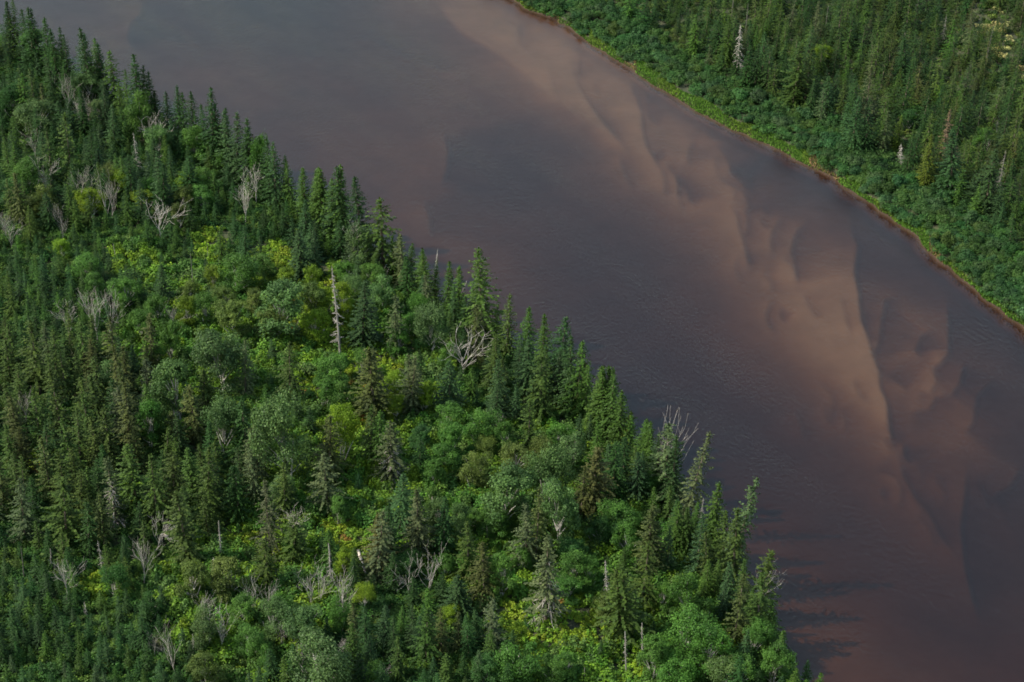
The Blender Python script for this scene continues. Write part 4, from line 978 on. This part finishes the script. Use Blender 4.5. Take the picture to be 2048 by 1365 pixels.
# ---- fallen logs
LOGS = [(R6, 340, 622, 384, 770, 'pale fallen log lying in the bright ferns'), (R3, 955, 528, 1022, 596, 'grey fallen limb propped beside the sprawling snag'),
        (R2, 1725, 615, 1755, 645, 'short white broken log in sunlit shrubs below a grey-green birch'), (R6, 10, 672, 110, 676, 'brown fallen log in shade behind the stubby armed snag')]
for R, x0, y0, x1, y1, lab in LOGS:
    a = ground_pt(*px(R, x0, y0)); b = ground_pt(*px(R, x1, y1))
    a[2] += .75; b[2] += .75
    mid = (a + b) / 2
    n = 6
    pts = np.linspace(a, b, n) - mid + rng.normal(0, .05, (n, 3))
    q = [tube(pts, np.linspace(.24, .14, n), 7)]
    for _ in range(5):
        i = rng.integers(1, n - 1); q.append(tube([pts[i], pts[i] + rng.normal(0, .35, 3) + [0, 0, .4]], [.05, .02], 4))
    e = bpy.data.objects.new('fallen_log', mesh_of('fallen_log', np.concatenate(q), M_DEAD)); COL.objects.link(e)
    e.location = mid; e.color = (1.1, 1.02, .92, 1)
    add_thing(e, 'log', 'log', mid, .4, lab)

# ------------------------------------------------------------------ the filling of the woods
SEEDS = []
for typ, pts in {
 'fir_m': [(60,90),(200,200),(330,260),(450,330),(560,400),(150,330),(60,430),(250,420),(850,570),(900,620),(1000,700),(1080,760),(1200,840),(1280,920),(1350,1000),(1450,1140),(1400,1080),(1300,970),(1000,780),(880,680),(780,540),(1500,1230),(1560,1330),(760,1280),(850,1300),(900,1250),(700,1310),(820,1220),(980,1300),(640,1345),(-80,150),(-80,300)],
 'fir_s': [(600,450),(680,450),(520,470),(60,560),(150,560),(230,620),(40,640),(60,1260),(160,1250),(230,1310),(80,1345),(20,1200),(250,1240),(330,500),(400,440),(-80,560),(-80,1280),(120,1400),(300,1400),(640,480)],
 'spr': [(60,740),(120,780),(200,820),(60,900),(150,900),(240,950),(330,960),(420,970),(60,1010),(150,1020),(480,960),(370,1050),(-80,800),(-80,1000),(250,1060)],
 'shr': [(300,540),(400,570),(450,700),(340,740),(520,620),(480,830),(600,720),(900,860),(950,910),(1050,940),(1150,910),(1080,1020),(1000,1100),(1150,1100),(1200,1160),(600,870),(850,740),(800,650),(1250,1010),(1330,1210),(1400,1320),(1450,1230),(1250,1300),(1150,1340),(560,1310),(620,1250),(450,1150),(400,1230),(480,1290),(320,680),(1300,1110),(560,960),(540,1050),(850,1080),(940,1190)],
 'fern': [(560,640),(620,640),(660,790),(680,870),(790,800),(690,1080),(720,1130),(480,1080),(560,1130),(1170,1265),(1100,1275),(1250,1345),(1060,1315),(190,1195),(265,1025),(70,945),(690,770),(540,510),(420,480),(640,570),(770,730),(650,680),(1130,1240),(1010,1250)],
}.items():
    for p in pts:
        SEEDS.append((p[0], p[1], typ))
SU = np.array([(a, b) for a, b, _ in SEEDS], float)
ST = [t for _, _, t in SEEDS]

NOT_FERN = np.array([t != 'fern' for t in ST])

def zone(u, v):
    d = (SU[:, 0] - u) ** 2 + ((SU[:, 1] - v) * 1.25) ** 2
    d = np.sqrt(d) * (1 + rng.normal(0, .12, len(d)))
    j = int(np.argmin(d))
    if ST[j] == 'fern' and d[j] > (70 if 500 < u < 900 and v < 950 else 48):
        j = int(np.argmin(np.where(NOT_FERN, d, 1e9)))
    return ST[j]

class Spots:
    def __init__(s, cell=2.0, reach=5.0): s.c = cell; s.g = {}; s.reach = reach
    def add(s, x, y, r): s.g.setdefault((int(x // s.c), int(y // s.c)), []).append((x, y, r))
    def free(s, x, y, r):
        k = int(s.reach // s.c) + 1; i, j = int(x // s.c), int(y // s.c)
        for a in range(i - k, i + k + 1):
            for b in range(j - k, j + k + 1):
                for (p, q, w) in s.g.get((a, b), ()):
                    if (p - x) ** 2 + (q - y) ** 2 < (r + w) ** 2: return False
        return True

trees = Spots()
for x, y, r in TAKEN: trees.add(x, y, r)
M = 120      # margin around the frame, photo px
fill = []    # (kind, tone, base, h, wide, lib key, share)
low = []     # undergrowth
cand_u = rng.uniform(-M, W + M, 26000); cand_v = rng.uniform(-M, H + 2 * M, 26000)
CP = on_plane(cand_u, cand_v, 1.5)
cdn, cdf = d_near(CP[:, 0], CP[:, 1]), d_far(CP[:, 0], CP[:, 1])
cz = land_z(CP[:, 0], CP[:, 1], cdn, cdf)
for i in range(len(CP)):
    x, y = CP[i, :2]; u, v = cand_u[i], cand_v[i]
    base = (x, y, float(cz[i]))
    if cdn[i] > .8:
        t = zone(u, v)
        if t == 'fir_s': h, sp, kind = rng.uniform(3.2, 6.2), .85, 'fir'
        elif t == 'fir_m': h, sp, kind = rng.uniform(4.5, 9.0), 1.35, 'fir'
        elif t == 'spr': h, sp, kind = rng.uniform(7, 12.5), 1.7, 'spruce' if rng.random() < .8 else 'fir'
        elif t == 'shr':
            if rng.random() > .12: continue
            h, sp, kind = rng.uniform(2.5, 6.5), 2.2, 'fir'
        else: continue
        h *= 1.0 + .2 * float(wav(np.array(x), np.array(y), 4.0, 5.0))
        if cdn[i] < 3.0: h = min(h, 7.5)
        if not trees.free(x, y, sp): continue
        trees.add(x, y, sp)
        tone = rng.choice(['dark', 'mid', 'blue'], p=[.56, .26, .18]) if kind == 'fir' else rng.choice(['olive', 'brown', 'dark', 'grey'], p=[.5, .15, .2, .15])
        fill.append((kind, str(tone), base, h, rng.uniform(.95, 1.25), 'near', u, v))
    elif cdf[i] > 13.0:
        d = cdf[i]
        clearing = min(math.hypot((u - 1985) / 40, (v - 48) / 24), math.hypot((u - 2010) / 18, (v - 100) / 28), math.hypot((u - 2052) / 28, (v - 160) / 26)) < 1
        if clearing: continue
        deep = sstep(12, 40, d)
        sp = 1.45 - .35 * deep
        if not trees.free(x, y, sp): continue
        trees.add(x, y, sp)
        nar = rng.random() < .30 + .5 * deep
        h = np.clip(rng.normal(7.5, 1.8), 3.5, 12) if d > 17 else rng.uniform(4.5, 9.0)
        h *= 1.0 + .22 * float(wav(np.array(x), np.array(y), 4.5, 3.0))
        kind = 'spruce' if nar else 'fir'
        tone = rng.choice(['olive', 'dark', 'brown', 'grey'], p=[.46, .36, .10, .08]) if nar else rng.choice(['dark', 'mid', 'blue'], p=[.45, .35, .2])
        fill.append((kind, str(tone), base, h, rng.uniform(.85, 1.2), 'farn' if nar else 'far', u, v))

far_ok = [f for f in fill if f[5] == 'farn' and 5 < f[6] < W - 5 and 40 < f[7] < 420]
for f in [far_ok[int(k)] for k in np.linspace(0, len(far_ok) - 1, 9)]:
    fill.remove(f)
    dead_thing(f[2], f[3] * 1.05, 'C' if rng.random() < .6 else 'B', rng.uniform(.55, .9), None, None, (random.gauss(0, .04), random.gauss(0, .04)), rng.uniform(.35, .6))

# the largest in view stand as trees of their own, the small rest is one mass
def in_frame(f):
    return 5 < f[6] < W - 5 and 20 < f[7] < H + 40
n_now = {k: sum(1 for t in THINGS if t['kind'] == k) for k in ('fir', 'spruce')}
CAP = 285
rest = [f for f in fill if not in_frame(f)]
for kind in ('fir', 'spruce'):
    own = sorted([f for f in fill if in_frame(f) and f[0] == kind], key=lambda f: -f[3] / np.linalg.norm(np.array(f[2]) - CC))
    room = max(0, CAP - n_now[kind])
    for f in own[:room]:
        lib = {'near': None, 'far': None, 'farn': NAR}[f[5]]
        conifer_thing(f[2], f[3], kind, f[1], f[4] if f[5] != 'farn' else f[4], lib=lib)
    rest += own[room:]

def scatter(name, protos, items, label):
    """one mass of uncountable plants: items are (prototype index, tint, base, sx, sz, turn)"""
    src = bpy.data.collections.new(name + '_shapes')
    for k, me in enumerate(protos):
        src.objects.link(bpy.data.objects.new(f'{name}_shape_{k:02d}', me))
    n = len(items)
    me = bpy.data.meshes.new(name)
    me.vertices.add(n)
    me.vertices.foreach_set('co', np.array([i[2] for i in items], np.float32).ravel())
    def put(nm, typ, arr, key):
        at = me.attributes.new(nm, typ, 'POINT'); at.data.foreach_set(key, arr.ravel())
    put('idx', 'INT', np.array([i[0] for i in items], np.int32), 'value')
    put('turn', 'FLOAT', np.array([i[5] for i in items], np.float32), 'value')
    put('size', 'FLOAT_VECTOR', np.array([(i[3], i[3], i[4]) for i in items], np.float32), 'vector')
    put('tint', 'FLOAT_VECTOR', np.array([i[1] for i in items], np.float32), 'vector')
    o = bpy.data.objects.new(name, me); COL.objects.link(o); o['kind'] = 'stuff'; o['label'] = label
    ng = bpy.data.node_groups.new(name, 'GeometryNodeTree')
    ng.interface.new_socket('Geometry', in_out='INPUT', socket_type='NodeSocketGeometry')
    ng.interface.new_socket('Geometry', in_out='OUTPUT', socket_type='NodeSocketGeometry')
    N, Lk = ng.nodes, ng.links
    gi, go_ = N.new('NodeGroupInput'), N.new('NodeGroupOutput')
    ci = N.new('GeometryNodeCollectionInfo'); ci.inputs['Collection'].default_value = src
    ci.inputs['Separate Children'].default_value = True; ci.inputs['Reset Children'].default_value = True
    def named(nm, typ):
        a = N.new('GeometryNodeInputNamedAttribute'); a.data_type = typ; a.inputs[0].default_value = nm; return a.outputs[0]
    cx = N.new('ShaderNodeCombineXYZ'); er = N.new('FunctionNodeEulerToRotation'); ip = N.new('GeometryNodeInstanceOnPoints')
    Lk.new(named('turn', 'FLOAT'), cx.inputs[2]); Lk.new(cx.outputs[0], er.inputs[0])
    Lk.new(gi.outputs[0], ip.inputs['Points']); Lk.new(ci.outputs[0], ip.inputs['Instance'])
    ip.inputs['Pick Instance'].default_value = True
    Lk.new(named('idx', 'INT'), ip.inputs['Instance Index']); Lk.new(er.outputs[0], ip.inputs['Rotation']); Lk.new(named('size', 'FLOAT_VECTOR'), ip.inputs['Scale'])
    Lk.new(ip.outputs[0], go_.inputs[0])
    o.modifiers.new('scatter', 'NODES').node_group = ng
    return o

for nm, lab, sel in (('young_fir_thicket', 'dense mass of small young firs on the near bank', lambda f: f[5] == 'near'), ('far_spruce_woods', 'dense olive spruce woods receding on the far bank', lambda f: f[5] != 'near')):
    items = []
    for f in rest:
        if not sel(f): continue
        k = random.randrange(6) + (6 if f[5] == 'farn' else 0)
        items.append((k, jit((FIRC if f[0] == 'fir' else SPRC)[f[1]], .16), f[2], f[3] / 10 * f[4], f[3] / 10, random.uniform(0, 6.28)))
    print(nm, len(items))
    scatter(nm, LITE + LITEN, items, lab)['category'] = 'woods'

GRASS = [(1178, 1232), (1268, 1640), (1690, 1720), (1832, 1865)]
def grassy(u):
    return any(a < u < b for a, b in GRASS)

# ---- undergrowth on the near bank and under the far trees
lowsp = Spots(1.0, 1.0)
items = []
lu = rng.uniform(-M, W + M, 60000); lv = rng.uniform(-M, H + 2 * M, 60000)
LP = on_plane(lu, lv, 1.5)
ldn, ldf = d_near(LP[:, 0], LP[:, 1]), d_far(LP[:, 0], LP[:, 1])
lz = land_z(LP[:, 0], LP[:, 1], ldn, ldf)
for i in range(len(LP)):
    x, y = LP[i, :2]
    if ldn[i] > .1:
        t = zone(lu[i], lv[i])
        if not lowsp.free(x, y, .50): continue
        lowsp.add(x, y, .50)
        n = rng.random()
        if t == 'fern':
            k = 8 + random.randrange(6)
            tint = random.choice([(.135, .22, .017), (.115, .205, .018), (.15, .215, .018), (.09, .175, .020)]) if n < .97 else (.20, .13, .03)
            sx, sz = rng.uniform(.8, 1.3), rng.uniform(.7, 1.6)
        elif t == 'shr':
            k = random.randrange(8)
            tint = random.choice([(.062, .145, .020), (.082, .160, .017), (.052, .125, .022), (.105, .185, .015), (.072, .135, .032)])
            sx, sz = rng.uniform(.8, 1.5), rng.uniform(.8, 1.9)
        else:
            k = random.randrange(8)
            tint = random.choice([(.034, .088, .018), (.045, .10, .018), (.028, .074, .018), (.06, .115, .018)])
            sx, sz = rng.uniform(.7, 1.2), rng.uniform(.5, 1.2)
        if ldn[i] < 2.5: sz = max(sz, 1.2)
        items.append((k, jit(tint, .12), (x, y, lz[i] - .05), sx, sz, random.uniform(0, 6.28)))
    elif ldf[i] > (2.7 if grassy(lu[i]) else .8):
        if not lowsp.free(x, y, .62): continue
        lowsp.add(x, y, .62)
        k = 8 + random.randrange(6)
        pale = min(math.hypot((lu[i] - 1985) / 42, (lv[i] - 48) / 26), math.hypot((lu[i] - 2010) / 20, (lv[i] - 100) / 30), math.hypot((lu[i] - 2052) / 30, (lv[i] - 160) / 28)) < 1
        if ldf[i] < 14.5: k = random.randrange(8)
        tint = random.choice([(.030, .078, .022), (.034, .082, .020), (.04, .086, .02)]) if ldf[i] < 14.5 else (.30, .28, .11) if pale and rng.random() < .6 else random.choice([(.05, .09, .022), (.07, .11, .022), (.04, .08, .026)])
        items.append((k, jit(tint, .12), (x, y, lz[i] - .05), rng.uniform(.8, 1.3), rng.uniform(.6, 1.3), random.uniform(0, 6.28)))
print('undergrowth', len(items))
scatter('undergrowth', BUSHV + FERNV, items, 'green and yellow-green shrubs and ferns covering the forest floor')['category'] = 'undergrowth'

# ---- alders along the far shore
al = Spots()
aw = rng.uniform(0, 1, (9000, 2))
n_ald = 0
au = 960 + aw[:, 0] * (W + 140 - 960); av = rng.uniform(-110, 760, 9000)
AP = on_plane(au, av, .8)
adf = d_far(AP[:, 0], AP[:, 1])
order = np.argsort(adf)
alder_rest = []
for i in order:
    d = adf[i]
    lo = 3.7 if grassy(au[i]) else 1.2
    hi = 15.0 + 1.5 * math.sin(au[i] / 60)
    if not lo < d < hi: continue
    x, y = AP[i, :2]
    r = .82
    if not al.free(x, y, r): continue
    if not trees.free(x, y, .25): continue
    al.add(x, y, r)
    b = np.array([x, y, zat(x, y) - .1])
    s = rng.uniform(.62, .95) * (.75 if d < lo + 1 else 1)
    sz = s * rng.uniform(.6, 1.35)
    tint = jit(random.choice([(.030, .078, .022), (.034, .082, .020), (.026, .070, .022), (.042, .086, .020), (.040, .078, .028)]), .16)
    uvb = project(b)
    if 0 < uvb[0] < W and 0 < uvb[1] < H and n_ald < 295:
        n_ald += 1
        me = random.choice(ALD)
        o = bpy.data.objects.new('alder_bush', me); COL.objects.link(o)
        o.location = b; o.scale = (s, s, sz); o.rotation_euler = (0, 0, random.uniform(0, 6.28)); o.color = (*tint, 1)
        add_thing(o, 'alder', 'alder bush', b, 3 * sz, None, None, 'far')
    else:
        k = random.randrange(8)
        alder_rest.append((k, tint, b, s * 1.8, sz * 2.0, random.uniform(0, 6.28)))
print('alders', n_ald, len(alder_rest))
scatter('alder_thicket', BUSHV, alder_rest, 'mass of alder bushes continuing along the far shore')['category'] = 'thicket'

# ---- grass strip at the far water's edge
def blades(n):
    r = np.random.default_rng(9)
    u = r.uniform(1030, 2090, n * 6); v = r.uniform(-20, 720, n * 6)
    P = on_plane(u, v, .4)
    d = d_far(P[:, 0], P[:, 1])
    g = np.array([grassy(a) for a in u])
    k = (d > .0 + .1 * np.sin(u / 9)) & (d < np.where(g, 3.0 + .8 * np.sin(u / 17), 1.0))
    P, d, u = P[k], d[k], u[k]
    P[:, 2] = land_z(P[:, 0], P[:, 1])
    m = len(P)
    ang = r.uniform(0, 6.28, m); hh = r.uniform(.25, .6, m)
    dr = np.stack([np.cos(ang) * .35, np.sin(ang) * .35, np.ones(m)], -1)
    nn = np.stack([-np.sin(ang), np.cos(ang), np.zeros(m)], -1) + r.normal(0, .3, (m, 3))
    V = leaves(P + np.array([0, 0, 1.0]) * hh[:, None] * .5, dr, nn, hh * 1.1, r.uniform(.12, .26, m))
    c = np.array([.088, .178, .028]) * r.normal(1, .15, (m, 1)) * np.where(np.sin(u / 23)[:, None] > .6, np.array([1.2, 1.0, 1.0]), 1)
    dry = (np.abs(u - 1648) < 30) | (np.abs(u - 1260) < 12) | (np.abs(u - 1108) < 10) | (np.abs(u - 1872) < 14)
    c = np.where((dry & (r.random(m) < .7))[:, None], np.array([[.24, .17, .09]]), c)
    return V, r.random(m), c
V, T, C = blades(140000)
me = quad_mesh('grass', V, T, C); me.materials.append(M_GRASS)
go = bpy.data.objects.new('grass', me); COL.objects.link(go); go['kind'] = 'stuff'; go['category'] = 'grass'; go['label'] = 'bright green grass strip along the far water edge'
print('grass', len(V))

# ------------------------------------------------------------------ labels: each tree told by its look and by the nearest landmark
LM = [t for t in THINGS if t['ref']]
LMuv = np.array([t['uv'] for t in LM])
ORD = ['closest', 'second', 'third', 'fourth', 'fifth', 'sixth', 'seventh', 'eighth', 'ninth', 'tenth', 'eleventh', 'twelfth', 'thirteenth', 'fourteenth', 'fifteenth', 'sixteenth', 'seventeenth', 'eighteenth', 'nineteenth', 'twentieth']
bins = {}
for t in THINGS:
    x, y = t['base'][:2]
    df = d_far(np.array([x]), np.array([y]))[0]
    t['bank'] = 'far' if df > -1 else 'near'
LMbank = np.array([1 if t['bank'] == 'far' else 0 for t in LM])
NOUN = {'fir': 'fir', 'spruce': 'spruce', 'broadleaf': 'leafy tree', 'dead': 'dead tree', 'alder': 'alder bush'}
for t in THINGS:
    if t['kind'] == 'alder':
        t['e']['label'] = 'rounded alder bush in the unbroken green band along the far shore'
        t['e']['group'] = 'alders lining the far shore'
        continue
    t['e']['group'] = {'fir': 'firs of the riverside woods', 'spruce': 'spruces of the riverside woods', 'broadleaf': 'leafy trees and tall shrubs in the woods', 'dead': 'bare dead trees in the woods', 'log': 'fallen logs'}[t['kind']]
    if t['label']:
        t['e']['label'] = t['label']; continue
    same = LMbank == (1 if t['bank'] == 'far' else 0)
    dd = np.where(same, np.hypot(*(LMuv - t['uv']).T), 1e9)
    j = int(np.argmin(dd))
    dx, dy = t['uv'] - LMuv[j]
    if abs(dy) > abs(dx): rel = 'behind' if dy < 0 else 'in front of'
    else:
        riverward = (dx > 0) == (t['bank'] == 'near')
        rel = 'riverward of' if riverward else 'inland of'
    bins.setdefault((t['kind'], t['word'], rel, j), []).append((dd[j], t))
for (kind, word, rel, j), lst in bins.items():
    lst.sort(key=lambda p: p[0])
    for k, (_, t) in enumerate(lst):
        o = '' if len(lst) == 1 else ORD[min(k, len(ORD) - 1)] + ' '
        t['e']['label'] = f"{o}{word} {NOUN[kind]} {rel} {LM[j]['ref']}"
print({k: sum(1 for t in THINGS if t['kind'] == k) for k in ('fir', 'spruce', 'broadleaf', 'dead', 'alder', 'log')})
print('TRIS', sum(2 * len(m.polygons) for m in bpy.data.meshes))
